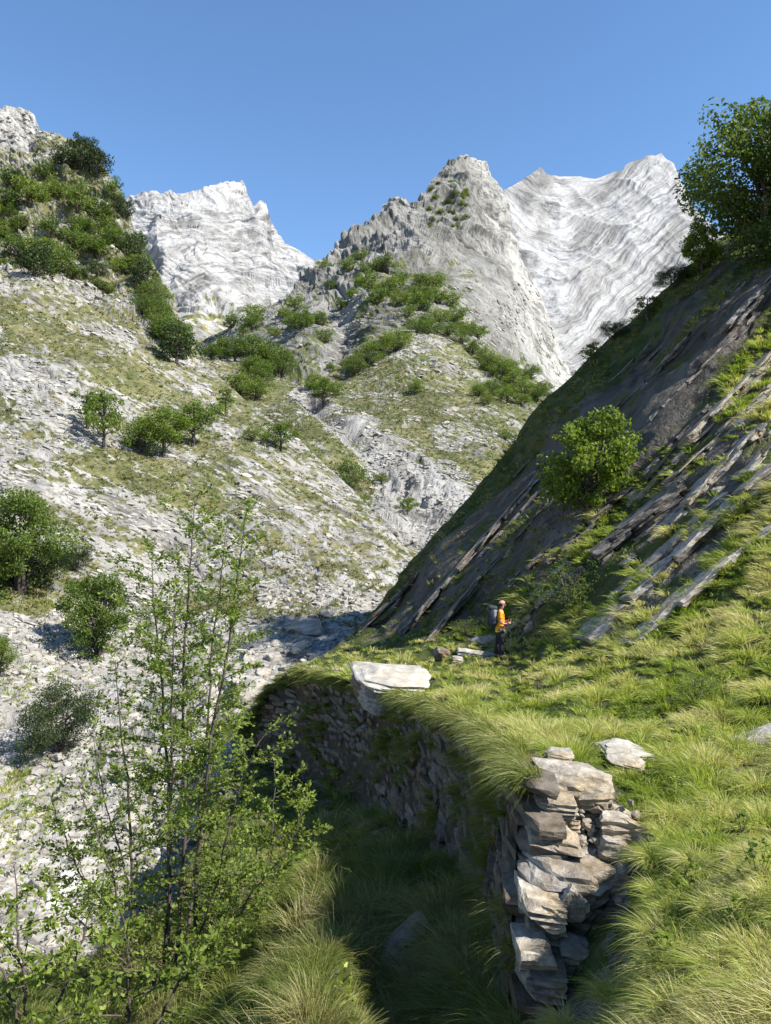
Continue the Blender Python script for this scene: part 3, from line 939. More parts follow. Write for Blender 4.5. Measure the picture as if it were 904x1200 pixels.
boulder('boulder', 'small pale rock tucked against the left of the ravine boulder', 'rock', 330, 1128, 8.6, (.3, .3, .2), 42, M_end, (0, -.1, 0), 7, 9, .7)
boulder('boulder', 'pale rock poking out of the grass at the bottom edge', 'rock', 292, 1190, 7.4, (.5, .4, .22), 43, M_boulder, (0, -.2, 0), 8, 9, .5)
boulder('boulder', 'long grey stone lying in the shaded ravine grass', 'rock', 472, 1108, 7.2, (.75, .3, .2), 44, M_wall, (0, -.6, .2), 8, 8, .9)
boulder('boulder', 'small shaded stone in the ravine grass near the lit bank', 'rock', 431, 1081, 8.2, (.22, .2, .14), 45, M_wall, (0, -.3, .2), 7, 8, .9)
boulder('boulder', 'flat pale rock by the lower right corner of the grassy bank', 'rock', 880, 1192, 3.5, (.26, .2, .1), 46, M_end, (0, -.1, .2), 8, 8, .5)
boulder('balanced_stones', 'two white stones perched on a ledge halfway up the shaded wall', 'stones', 438, 852, 17.2, (.5, .3, .12), 47, M_boulder, (0, .1, 0), 6, 8, .7)
boulder('balanced_stones', 'small upright white stone standing on the wall ledge', 'stone', 432, 844, 17.2, (.14, .14, .2), 48, M_boulder, (0, .1, 0), 5, 8, .7)

# capstones along the wall edge
for k, (u, v_, d_, w) in enumerate([(352, 783, 22, .5), (366, 785, 21.4, .5), (380, 787, 20.8, .5), (395, 788, 20.2, .55), (410, 792, 19.4, .6)]):
    boulder('capstone', ('grey capstone left of the white boulder, %s from the far end' % ORD[k] if k < 5 else 'grey capstone on the wall rim, %s one right of the white boulder' % ORD[k - 5]), 'capstone', u, v_, d_, (w, .45, .2), 60 + k, M_end if k % 2 else M_wall, (random.uniform(-.1, .1), random.uniform(-.15, .15), random.uniform(-.5, .5)), 5, 9, .6, group='capstones along the wall rim')

# ------------------------------------------------------------------ tilted rock strata on the right bank
# (u0,v0)-(u1,v1) along the bed, thickness px, depth offset, shade
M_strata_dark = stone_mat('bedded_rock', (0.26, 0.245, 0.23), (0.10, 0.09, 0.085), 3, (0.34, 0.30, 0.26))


def strata_slab(label, u0, v0, u1, v1, thick, out=0.25, deep=1.6, shade=.6, mat=None, seed=0, pieces=1):
    mat = mat or M_slab
    a = spu.at(u0, v0); c = spu.at(u1, v1)
    ax = c - a; L = np.linalg.norm(ax); ax /= L
    root = empty('rock_ledge', tuple((a + c) / 2))
    tag(root, label, 'rock ledge')
    ro = np.array(root.location)
    yb = np.array([0.15, 1, -0.05]); yb -= ax * (yb @ ax); yb /= np.linalg.norm(yb)
    up = np.cross(ax, yb)
    if up[2] < 0: up = -up
    r = np.random.default_rng(seed + 500)
    pos = 0.0
    k = 0
    while pos < L - 0.1:
        l = min(L - pos, L / pieces * r.uniform(.7, 1.35))
        th = thick * r.uniform(.8, 1.15)
        nn = 9 if l > 1.2 else 6
        acc = Acc()
        nl = max(1, int(round(th / 0.13)))
        hh_ = r.uniform(.6, 1.4, nl); hh_ = hh_ / hh_.sum() * th
        zb = -th / 2
        for m_ in range(nl):
            # every ledge is a stack of thin beds, each broken back a little differently
            parts_ = 1 if r.random() < .35 else 2
            x0 = -l / 2
            for q_ in range(parts_):
                lx = l / parts_ * (r.uniform(.8, 1.0) if parts_ > 1 else 1)
                v, f = stone_geo((1, 1, 1), seed * 31 + k * 7 + m_ * 3 + q_, nn, 0.0, 2, 0.0)
                v = v * 1.06
                q = np.stack([v[:, 0] * lx + x0 + lx / 2, v[:, 1] * deep, v[:, 2] * hh_[m_] * .96 + zb + hh_[m_] / 2], 1)
                w = q / np.array([0.7, .4, .11]) + seed * 5 + k
                q[:, 1] += 0.13 * gn(w) + 0.06 * gn(w * 2.3) + r.uniform(-.16, .16)
                q[:, 2] += 0.05 * gn(q / np.array([1.4, .8, 2]) + seed) + 0.012 * gn(w * 1.7 + 3)
                q[:, 0] += 0.04 * gn(w * 2 + 8)
                ctr = a + ax * (pos + l / 2) + yb * (deep / 2 - out) 
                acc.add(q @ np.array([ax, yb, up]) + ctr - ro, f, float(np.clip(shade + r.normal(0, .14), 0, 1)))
                x0 += l / parts_
            zb += hh_[m_]
        acc.obj('slab', mat, root)
        pos += l
        k += 1
    return root


SL = [
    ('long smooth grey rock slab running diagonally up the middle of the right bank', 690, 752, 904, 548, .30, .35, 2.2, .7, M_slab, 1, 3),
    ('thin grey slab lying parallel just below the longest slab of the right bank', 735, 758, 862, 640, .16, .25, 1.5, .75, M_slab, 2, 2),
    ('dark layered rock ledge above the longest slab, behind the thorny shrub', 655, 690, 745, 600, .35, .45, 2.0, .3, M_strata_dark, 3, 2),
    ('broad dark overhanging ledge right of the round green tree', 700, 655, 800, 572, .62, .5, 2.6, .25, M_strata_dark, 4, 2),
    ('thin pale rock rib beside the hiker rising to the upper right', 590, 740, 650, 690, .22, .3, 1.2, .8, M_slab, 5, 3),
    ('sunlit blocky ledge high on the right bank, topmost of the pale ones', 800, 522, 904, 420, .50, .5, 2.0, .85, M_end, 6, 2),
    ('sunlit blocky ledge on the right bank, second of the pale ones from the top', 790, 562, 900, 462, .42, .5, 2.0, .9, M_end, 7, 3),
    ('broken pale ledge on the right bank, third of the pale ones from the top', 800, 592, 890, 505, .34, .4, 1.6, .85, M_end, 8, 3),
    ('dark grassy ledge at the foot of the shaded rock face', 640, 660, 735, 575, .25, .3, 1.5, .4, M_strata_dark, 9, 3),
    ('narrow dark ledge just under the grass strip at the right edge', 752, 560, 830, 480, .28, .35, 1.6, .35, M_strata_dark, 10, 2),
    ('low grey rib half covered by grass right of the thin slab', 815, 690, 904, 615, .10, .12, .8, .6, M_slab, 11, 3),
    ('narrow rock rib between the dark overhang and the longest slab', 715, 700, 850, 578, .14, .2, 1.2, .6, M_slab, 12, 2),
    ('short pale rib in the grass left of the longest slab', 600, 718, 668, 655, .14, .25, 1.2, .6, M_strata_dark, 13, 3),
    ('upper thin ledge along the foot of the dark face, right of the green tree', 735, 590, 800, 528, .16, .2, 1.2, .5, M_slab, 14, 2),
    ('pale stepped ledge just under the topmost sunlit ledge at the right edge', 845, 505, 930, 425, .22, .3, 1.4, .9, M_end, 15, 2),
    ('short pale ledge in the grass right of the third sunlit ledge', 868, 560, 930, 500, .2, .25, 1.2, .85, M_end, 16, 2),
    ('slender ledge in the grass between the sunlit ledges and the longest slab', 770, 620, 868, 530, .16, .2, 1.2, .8, M_slab, 17, 2),
    ('small stepped ledge under the dark overhang', 728, 662, 800, 596, .14, .2, 1.2, .7, M_end, 18, 2),
    ('faint grey ledge above the hiker in the shaded slope', 600, 690, 650, 636, .16, .2, 1.2, .5, M_strata_dark, 19, 1),
    ('faint grey ledge left of the round green tree in the shaded slope', 610, 640, 650, 597, .14, .2, 1.2, .4, M_strata_dark, 20, 1),
    ('high dark ledge on the shaded slope near the right edge', 850, 395, 925, 315, .4, .4, 1.6, .5, M_strata_dark, 21, 2),
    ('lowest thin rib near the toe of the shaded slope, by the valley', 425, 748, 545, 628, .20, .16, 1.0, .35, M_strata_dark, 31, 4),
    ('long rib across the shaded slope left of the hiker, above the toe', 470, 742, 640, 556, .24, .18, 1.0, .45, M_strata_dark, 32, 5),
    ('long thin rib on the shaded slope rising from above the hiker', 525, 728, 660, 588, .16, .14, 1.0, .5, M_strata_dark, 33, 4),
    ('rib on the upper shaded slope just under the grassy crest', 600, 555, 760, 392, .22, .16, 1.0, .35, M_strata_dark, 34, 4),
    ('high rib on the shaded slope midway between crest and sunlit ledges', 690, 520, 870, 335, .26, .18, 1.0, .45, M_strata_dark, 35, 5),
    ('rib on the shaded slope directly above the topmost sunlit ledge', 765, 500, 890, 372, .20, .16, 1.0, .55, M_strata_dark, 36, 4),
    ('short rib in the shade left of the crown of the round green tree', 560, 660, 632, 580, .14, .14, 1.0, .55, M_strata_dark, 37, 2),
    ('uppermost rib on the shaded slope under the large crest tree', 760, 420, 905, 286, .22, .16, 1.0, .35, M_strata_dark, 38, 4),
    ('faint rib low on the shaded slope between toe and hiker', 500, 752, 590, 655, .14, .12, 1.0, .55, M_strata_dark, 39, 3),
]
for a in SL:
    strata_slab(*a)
for k, (u, v_, w, h) in enumerate([(742, 580, .55, .45), (840, 575, .35, .25), (868, 500, .4, .3), (780, 606, .3, .25), (620, 735, .3, .2)]):
    p_ = spu.at(u, v_)
    v, f = stone_geo((w, w, h), 300 + k, 7, .1, 10, .05)
    acc = Acc(); acc.add(v @ rot(0, -.7, .2 * k).T, f, .7)
    o = acc.obj('loose_block', M_end if k % 2 else M_slab); o.location = tuple(p_ + np.array([0, -.05, .02]))
    tag(o, ['grey loose block on the slope just right of the round green tree', 'pale loose block between the topmost sunlit ledges at the right', 'loose block among the sunlit ledges nearest the right edge', 'small pale block beside the end of the dark overhanging ledge', 'small grey block in the grass right of the hiker'][k], 'rock', 'loose blocks among the ledges')

# ------------------------------------------------------------------ stream-bed boulders
prot = []
for k in range(7):
    v, f = stone_geo((1, .8, .6), 900 + k, 5, .22, 11, .05)
    acc = Acc(); acc.add(v, f, .35 + .1 * k)
    prot.append(acc)
meshes = []
for k, a_ in enumerate(prot):
    meshes.append(mesh_from('river_boulder', np.concatenate(a_.v), np.concatenate(a_.f), np.concatenate(a_.t), M_boulder, False, {'var': np.concatenate(a_.a)}))
rb = np.random.default_rng(77)
n_b = 0
spots = [(322, 820, 1.3), (298, 800, 1.0), (316, 800, .8), (333, 800, .7), (285, 815, 1.4), (272, 800, .8), (308, 785, .7), (290, 770, .8), (322, 765, .8)]
while len(spots) < 170:
    m = rb.random()
    if m < .5:
        u, v_ = rb.uniform(220, 400), rb.uniform(690, 870)
    elif m < .8:
        u, v_ = rb.uniform(0, 300), rb.uniform(820, 1060)
    else:
        u, v_ = rb.uniform(330, 440), rb.uniform(660, 760)
    spots.append((u, v_, float(np.exp(rb.normal(-1.0, .45)))))
for (u, v_, s_) in spots:
    p_ = left.at(u, v_)
    o = bpy.data.objects.new('boulder', meshes[int(rb.integers(7))])
    o.location = tuple(p_ + np.array([0, 0, s_ * .12])); o.scale = (s_, s_, s_ * rb.uniform(.7, 1.1))
    o.rotation_euler = (rb.uniform(-.4, .4), rb.uniform(-.4, .4), rb.uniform(0, 6.28))
    link(o)
    sz_ = 'large' if s_ > .6 else ('middling' if s_ > .36 else 'small')
    zn = ('upstream in the gully behind the crest of the terrace' if v_ < 760 and u > 330 else 'beside the far end of the stone wall' if u > 220 and v_ < 880 else 'in the white stream bed at lower left')
    tag(o, sz_ + ' pale angular boulder ' + zn, 'boulder', sz_ + ' boulders ' + zn)

# ================================================================== grass (uncountable: stuff)
def grass_mat(name, c0, c1, c2, trans=0.35):
    m, nt, bs, out = mat_new(name)
    b = NB(nt)
    va = b.attr('var').outputs['Fac']
    col = b.ramp(va, [(0.0, c0), (0.5, c1), (1.0, c2)])
    b.l(col, bs.inputs['Base Color'])
    bs.inputs['Roughness'].default_value = 0.5
    bs.inputs['Specular IOR Level'].default_value = 0.35
    tr = b.n('ShaderNodeBsdfTranslucent')
    b.l(b.mix(1.0, col, (1.2, 1.25, 0.6), 'MULTIPLY'), tr.inputs[0])
    mx = b.n('ShaderNodeMixShader')
    mx.inputs[0].default_value = trans
    b.l(bs.outputs[0], mx.inputs[1]); b.l(tr.outputs[0], mx.inputs[2]); b.l(mx.outputs[0], out.inputs[0])
    return m


M_grass = grass_mat('grass_blades', (0.115, 0.17, 0.019), (0.29, 0.35, 0.052), (0.48, 0.43, 0.21), 0.45)


def make_grass(name, label, pos, nrm, length, nblades, width, lean_dir, lean, straw, mat=M_grass, seed=1, droop=0.9, spread=0.5):
    """pos (T,3) tuft roots; per tuft length, blades, width, straw 0..1"""
    r = np.random.default_rng(seed)
    T = len(pos)
    idx = np.repeat(np.arange(T), nblades)
    N = len(idx)
    ln = length[idx] * r.uniform(0.45, 1.1, N)
    az = r.uniform(0, 2 * np.pi, N)
    rad = np.sqrt(r.uniform(0, 1, N))
    out = np.stack([np.cos(az), np.sin(az), np.zeros(N)], 1)
    root = pos[idx] + out * (rad * length[idx] * 0.22)[:, None]
    root[:, 2] -= 0.03 * length[idx]
    ld = lean_dir[idx] if lean_dir.ndim == 2 else np.repeat(lean_dir[None], N, 0)
    lean = np.broadcast_to(lean, (T,))
    d0 = np.array([0, 0, 1.0]) + out * (rad * spread * 1.2)[:, None] + ld * (lean[idx] * 0.55)[:, None] + r.normal(0, .12, (N, 3)) + nrm[idx] * .35
    d0 /= np.linalg.norm(d0, axis=1)[:, None]
    hd = out * spread + ld * (lean[idx] * 1.1)[:, None]
    dr = (r.uniform(0.3, 1.0, N) * droop)[:, None]
    ts = [0.0, 0.4, 0.75, 1.0]
    side = np.cross(d0, r.normal(size=(N, 3)))
    side /= np.linalg.norm(side, axis=1)[:, None] + 1e-9
    V = np.empty((N, 7, 3), np.float32)
    W_ = [1.0, 0.85, 0.5]
    for k, t in enumerate(ts):
        c = root + d0 * (ln * t * (1 - 0.15 * t * t))[:, None] + (hd * 0.55 - np.array([0, 0, 0.62])) * (ln * t * t)[:, None] * dr
        if k < 3:
            w = (width[idx] * W_[k] * 0.5)[:, None]
            V[:, 2 * k] = c - side * w
            V[:, 2 * k + 1] = c + side * w
        else:
            V[:, 6] = c
    base = (np.arange(N) * 7)[:, None]
    q1 = base + np.array([[0, 1, 3, 2]]); q2 = base + np.array([[2, 3, 5, 4]]); t3 = base + np.array([[4, 5, 6]])
    flat = np.concatenate([q1.ravel(), q2.ravel(), t3.ravel()])
    tot = np.concatenate([np.full(2 * N, 4), np.full(N, 3)])
    sv = np.clip(straw[idx] + r.normal(0, .16, N) + (r.random(N) < .12) * .4, 0, 1)
    va = np.empty((N, 7), np.float32)
    for k, t in enumerate([0, 0, .4, .4, .75, .75, 1.0]):
        va[:, k] = np.clip(sv + (0.25 * (1 - t) if t < .5 else 0) + 0.1 * (t > .9), 0, 1)
    me = mesh_from(name, V.reshape(-1, 3), flat, tot, mat, True, {'var': va.ravel()})
    o = bpy.data.objects.new(name, me)
    link(o)
    tag(o, label, 'grass', kind='stuff')
    return o


def pix_samples(n, ub, vb_, seed, dens=None, patch=None, power=1.2, dref=20):
    r = np.random.default_rng(seed)
    u = r.uniform(*ub, n); v = r.uniform(*vb_, n)
    d = patch.f(u, v)
    keep = r.random(n) < np.clip((d / dref) ** power, 0, 1)
    u, v, d = u[keep], v[keep], d[keep]
    if dens is not None:
        k = r.random(len(u)) < dens(u, v)
        u, v, d = u[k], v[k], d[k]
    return u, v, d


# terrace and bank
def spu_zone(u, v):
    bnd_ = np.interp(u, [300, 400, 480, 560, 600, 640, 700, 740, 780, 820, 904, 1060], [800, 765, 745, 735, 700, 655, 605, 575, 520, 470, 375, 230])
    low_ = np.interp(u, [500, 560, 600, 690, 730, 904, 1060], [740, 745, 755, 752, 762, 610, 500])
    vb_ = np.interp(u, spu.u, spu.vb)
    vt_ = np.interp(u, spu.u, spu.vt)
    inside = (v < vb_ + 0) & (v > vt_)
    return bnd_, low_, inside


ENDP = np.array([(626, 905), (720, 900), (748, 950), (775, 985), (760, 1040), (752, 1085), (715, 1110), (690, 1165), (640, 1215), (600, 1215)], float)


def in_poly(u, v, poly):
    c = np.zeros(len(u), bool)
    j = len(poly) - 1
    for i in range(len(poly)):
        xi, yi = poly[i]; xj, yj = poly[j]
        m = ((yi > v) != (yj > v)) & (u < (xj - xi) * (v - yi) / (yj - yi + 1e-12) + xi)
        c ^= m
        j = i
    return c


PATHZ = [(500, 790, 60, 9, 8, 1)]


def dens_flat(u, v):
    b_, l_, ins = spu_zone(u, v)
    ok = ins & (v > b_ - 3) & (v > l_ - 5) & ~in_poly(u, v, ENDP)
    return ok.astype(float) * (1 - 0.0 * u)


def dens_bank(u, v):
    b_, l_, ins = spu_zone(u, v)
    ok = ins & (v > b_) & (v <= l_)
    p_, _ = spu.many(u, v)
    q = axes(p_, (0.71, 0.0, 0.70), (-0.70, 0.1, 0.71), (0, 1, 0), 9, 0.8)
    g = gn(np.c_[q[:, 0] / 5, q[:, 1] / .9, q[:, 2] / 6]) + 0.5 * gn(q / .8)
    return ok * smooth(g, -0.35, 0.15) * 0.95


def dens_dark(u, v):
    b_, l_, ins = spu_zone(u, v)
    ok = ins & (v <= b_)
    p_, _ = spu.many(u, v)
    q = axes(p_, (0.71, 0.0, 0.70), (-0.70, 0.1, 0.71), (0, 1, 0), 9, 0.8)
    g = gn(np.c_[q[:, 0] / 12, q[:, 1] / 1.1, q[:, 2] / 9]) + 0.5 * gn(np.c_[q[:, 0] / 3, q[:, 1] / .5, q[:, 2] / 3])
    top = smooth(34 - (v - np.interp(u, spu.u, spu.vt)), 0, 30)
    low = smooth(u * 0.0 + v, 560, 650) * .5
    return ok * np.clip(smooth(g, 0.05, 0.45) * .8 + top + low * .5, 0, 1)


def grass_from(patch, name, label, n, ub, vb_, dens, seed, L0, nb_near, power, dref, straw0, straw_amp, lean, spread=.55, droop=.95, lean_xy=(-0.75, -0.5, 0), wf=0.00085, mat=M_grass, tuss=.42):
    u, v, d = pix_samples(n, ub, vb_, seed, dens, patch, power, dref)
    p_, nn = patch.many(u, v)
    r = np.random.default_rng(seed + 1)
    cl = fbm(p_ / 1.4, 3)
    L = L0 * np.exp(r.normal(0, .25, len(u))) * (1 + 0.5 * cl) * np.clip(d / 7.5, .52, 1)
    nb = np.clip(nb_near * (7.0 / np.maximum(d, 3)) ** 0.6 * r.uniform(.6, 1.3, len(u)), 8, 130).astype(int)
    wd = np.clip(d * wf, 0.0035, 0.05) * r.uniform(.8, 1.2, len(u))
    st = np.clip(straw0 + straw_amp * cl * 2 + r.normal(0, .12, len(u)), 0, 1)
    nn2 = nn * np.sign(nn[:, 2:3] + 1e-9)
    # tussocks: blades arch away from the middle of each clump, gaps between clumps show dark soil
    cs = tuss * np.clip(d / 9, .8, 1.8)
    f1, f2, rr_, off, hid = cells(p_ / cs[:, None] + 0.15 * gn(p_ / .6)[:, None])
    L = L * np.clip(1.25 - 0.75 * f1, .45, 1.25) * (0.8 + .45 * rr_)
    keep = r.random(len(u)) < smooth(f2 - f1, -0.02, 0.16) + .45
    ldir = off * np.array([1, 1, 0.3]) * 1.5 + np.array(lean_xy, float) * lean
    st = np.clip(st + (rr_ - .5) * .35 + .25 * (f1 - .5), 0, 1)
    u, v, d, p_, nn2, L, nb, wd, st, ldir = [x[keep] for x in (u, v, d, p_, nn2, L, nb, wd, st, ldir)]
    print(name, len(u), 'tufts', nb.sum(), 'blades')
    return make_grass(name, label, p_, nn2, L, nb, wd, ldir, 1.0, st, mat, seed, droop, spread)


M_grass_shade = grass_mat('shade_tinted_grass', (0.06, 0.10, 0.015), (0.16, 0.19, 0.034), (0.31, 0.265, 0.13), .4)  # darker copy of the grass colours: shade painted in for ravine, wall and slope
grass_from(spu, 'terrace_grass', 'long bright green and straw coloured grass covering the path terrace and the bank at lower right', 29000, (340, 1300), (560, 1300), dens_flat, 11, 0.25, 70, .55, 16, .47, .75, 0.45)
grass_from(spu, 'ledge_grass', 'green grass clumps growing between the tilted rock ledges', 22000, (560, 1200), (200, 770), dens_bank, 12, 0.34, 60, 0, 20, .42, .6, .6)
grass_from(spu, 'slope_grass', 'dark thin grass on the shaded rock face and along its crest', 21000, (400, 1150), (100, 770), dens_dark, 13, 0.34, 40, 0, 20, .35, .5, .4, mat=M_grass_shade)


def dens_rav(u, v):
    vt_ = np.interp(u, rav.u, rav.vt)
    p_, _ = rav.many(u, v)
    g = fbm(p_ / 1.1, 3)
    return ((v > vt_ - 1) & (v < 1270)).astype(float) * (0.45 + 0.55 * smooth(g, -0.15, 0.1))


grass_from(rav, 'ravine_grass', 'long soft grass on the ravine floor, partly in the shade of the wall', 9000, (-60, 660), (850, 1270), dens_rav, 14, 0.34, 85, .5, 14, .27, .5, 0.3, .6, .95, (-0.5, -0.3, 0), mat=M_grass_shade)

# big tussocks near the camera (right foreground), with pale straw skirts
tk = [(668, 955, 0), (640, 1175, 0)]
r = np.random.default_rng(55)
tus = [(700, 1012), (640, 870), (735, 905), (800, 905), (860, 880), (790, 960), (850, 950), (890, 930), (770, 1045), (812, 1010), (870, 1010), (745, 1100), (790, 1075), (840, 1075), (890, 1075), (700, 1150), (750, 1150), (800, 1140), (850, 1150), (690, 1190), (740, 1200), (800, 1200), (850, 1195), (895, 1140), (660, 860), (600, 850), (570, 840), (545, 830), (590, 830), (620, 845), (690, 870), (760, 860), (820, 850), (880, 840), (520, 815), (650, 1190), (720, 870), (905, 1190), (780, 890), (840, 905), (766, 1010), (778, 1100)]
tu = np.array([a[0] for a in tus], float); tv = np.array([a[1] for a in tus], float)
p_, nn = spu.many(tu, tv)
dd_ = spu.f(tu, tv)
p_ = p_ + nn * np.sign(nn[:, 2:3]) * 0.02
make_grass('tussock_grass', 'big drooping tussocks of straw and green grass around the broken wall end', p_, nn * np.sign(nn[:, 2:3]), 0.30 * np.clip(dd_ / 7, .75, 1.25) * r.uniform(.8, 1.2, len(tu)), r.integers(340, 560, len(tu)), np.clip(dd_ * .0007, .003, .02), np.array([-0.6, -0.6, 0]), 0.45, np.full(len(tu), .55) + r.normal(0, .08, len(tu)), M_grass, 56, 1.15, .9)

# grass hanging on the wall face and its rim
r = np.random.default_rng(57)
T = 1600
ss = r.uniform(0, WL, T); hs = np.where(r.random(T) < .35, r.uniform(.93, 1.02, T), r.random(T) ** 1.2 * .95)
keep = (hs > .9) | (gn(np.c_[ss / 1.5, hs * 2.2, np.zeros(T)]) > 0.05)
ss, hs = ss[keep], hs[keep]
pp = np.array([wall_pt(a, h) for a, h in zip(ss, hs)])
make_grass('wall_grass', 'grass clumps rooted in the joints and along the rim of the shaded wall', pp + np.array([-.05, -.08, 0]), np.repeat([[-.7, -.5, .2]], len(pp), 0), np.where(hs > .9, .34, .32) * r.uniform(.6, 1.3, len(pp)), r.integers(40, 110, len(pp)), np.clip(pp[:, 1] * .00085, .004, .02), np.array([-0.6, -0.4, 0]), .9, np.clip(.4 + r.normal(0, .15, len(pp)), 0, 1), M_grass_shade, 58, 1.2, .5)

# left bank terrace grass
def dens_left(u, v):
    g = blob(u, v, [(30, 702, 85, 18, 4, 1.0), (20, 940, 60, 60, 0, .7), (60, 800, 60, 30, 0, .35), (20, 800, 50, 25, 0, .4), (250, 690, 50, 16, 10, .5), (210, 560, 90, 14, 18, .5)])
    return np.clip(g, 0, 1)


grass_from(left, 'bank_grass', 'green grass on the small terrace and banks left of the stream bed', 14000, (-100, 400), (540, 1040), dens_left, 15, 0.30, 26, .0, 30, .38, .5, .3, .5, .8, (0.3, -0.5, 0), 0.0011)


# ================================================================== trees
def tube(path, radii, ns=6):
    path = np.asarray(path, float)
    n = len(path)
    t = np.gradient(path, axis=0)
    t /= np.linalg.norm(t, axis=1)[:, None] + 1e-9
    ref = np.array([0.31, 0.17, 0.93]) if abs(t[0, 2]) < .8 else np.array([1.0, 0.1, 0])
    a = np.cross(t, ref); a /= np.linalg.norm(a, axis=1)[:, None] + 1e-9
    b = np.cross(t, a)
    an = np.arange(ns) * 2 * np.pi / ns
    v = path[:, None] + (a[:, None] * np.cos(an)[None, :, None] + b[:, None] * np.sin(an)[None, :, None]) * np.asarray(radii)[:, None, None]
    v = v.reshape(-1, 3)
    i = np.arange((n - 1) * ns)
    r_, c_ = i // ns, i % ns
    f = np.stack([r_ * ns + c_, r_ * ns + (c_ + 1) % ns, (r_ + 1) * ns + (c_ + 1) % ns, (r_ + 1) * ns + c_], 1)
    return v, f


def leaf_geo(c, size, r, up=0.35, elong=1.6, direc=None):
    """two-quad folded leaves centred on c (N,3)"""
    N = len(c)
    d = r.normal(size=(N, 3)) if direc is None else direc + r.normal(0, .45, (N, 3))
    d /= np.linalg.norm(d, axis=1)[:, None]
    n = r.normal(size=(N, 3)) + np.array([0, 0, up * 2.5])
    s = np.cross(d, n); s /= np.linalg.norm(s, axis=1)[:, None] + 1e-9
    sz = (size * r.uniform(.6, 1.3, N))[:, None] if np.isscalar(size) else (size * r.uniform(.6, 1.3, N))[:, None]
    V = np.empty((N, 4, 3))
    V[:, 0] = c - d * sz * .5 * elong
    V[:, 1] = c + s * sz * .5
    V[:, 2] = c + d * sz * .5 * elong
    V[:, 3] = c - s * sz * .5
    f = np.arange(N * 4).reshape(N, 4)
    return V.reshape(-1, 3), f


M_leaf = leaf_mat('leaves_mid', (0.060, 0.100, 0.018), (0.12, 0.17, 0.032), (0.20, 0.25, 0.058), .45)
M_leaf_light = leaf_mat('leaves_light', (0.065, 0.105, 0.015), (0.12, 0.175, 0.025), (0.20, 0.26, 0.045), .42)
M_leaf_dark = leaf_mat('leaves_dark', (0.018, 0.032, 0.011), (0.038, 0.060, 0.016), (0.07, 0.10, 0.024), .3)
M_leaf_near = leaf_mat('leaves_fresh', (0.08, 0.12, 0.016), (0.19, 0.25, 0.036), (0.33, 0.38, 0.085), .5)
M_bark = plain_mat('bark', (0.075, 0.062, 0.05), .9, .2, 12, .4)


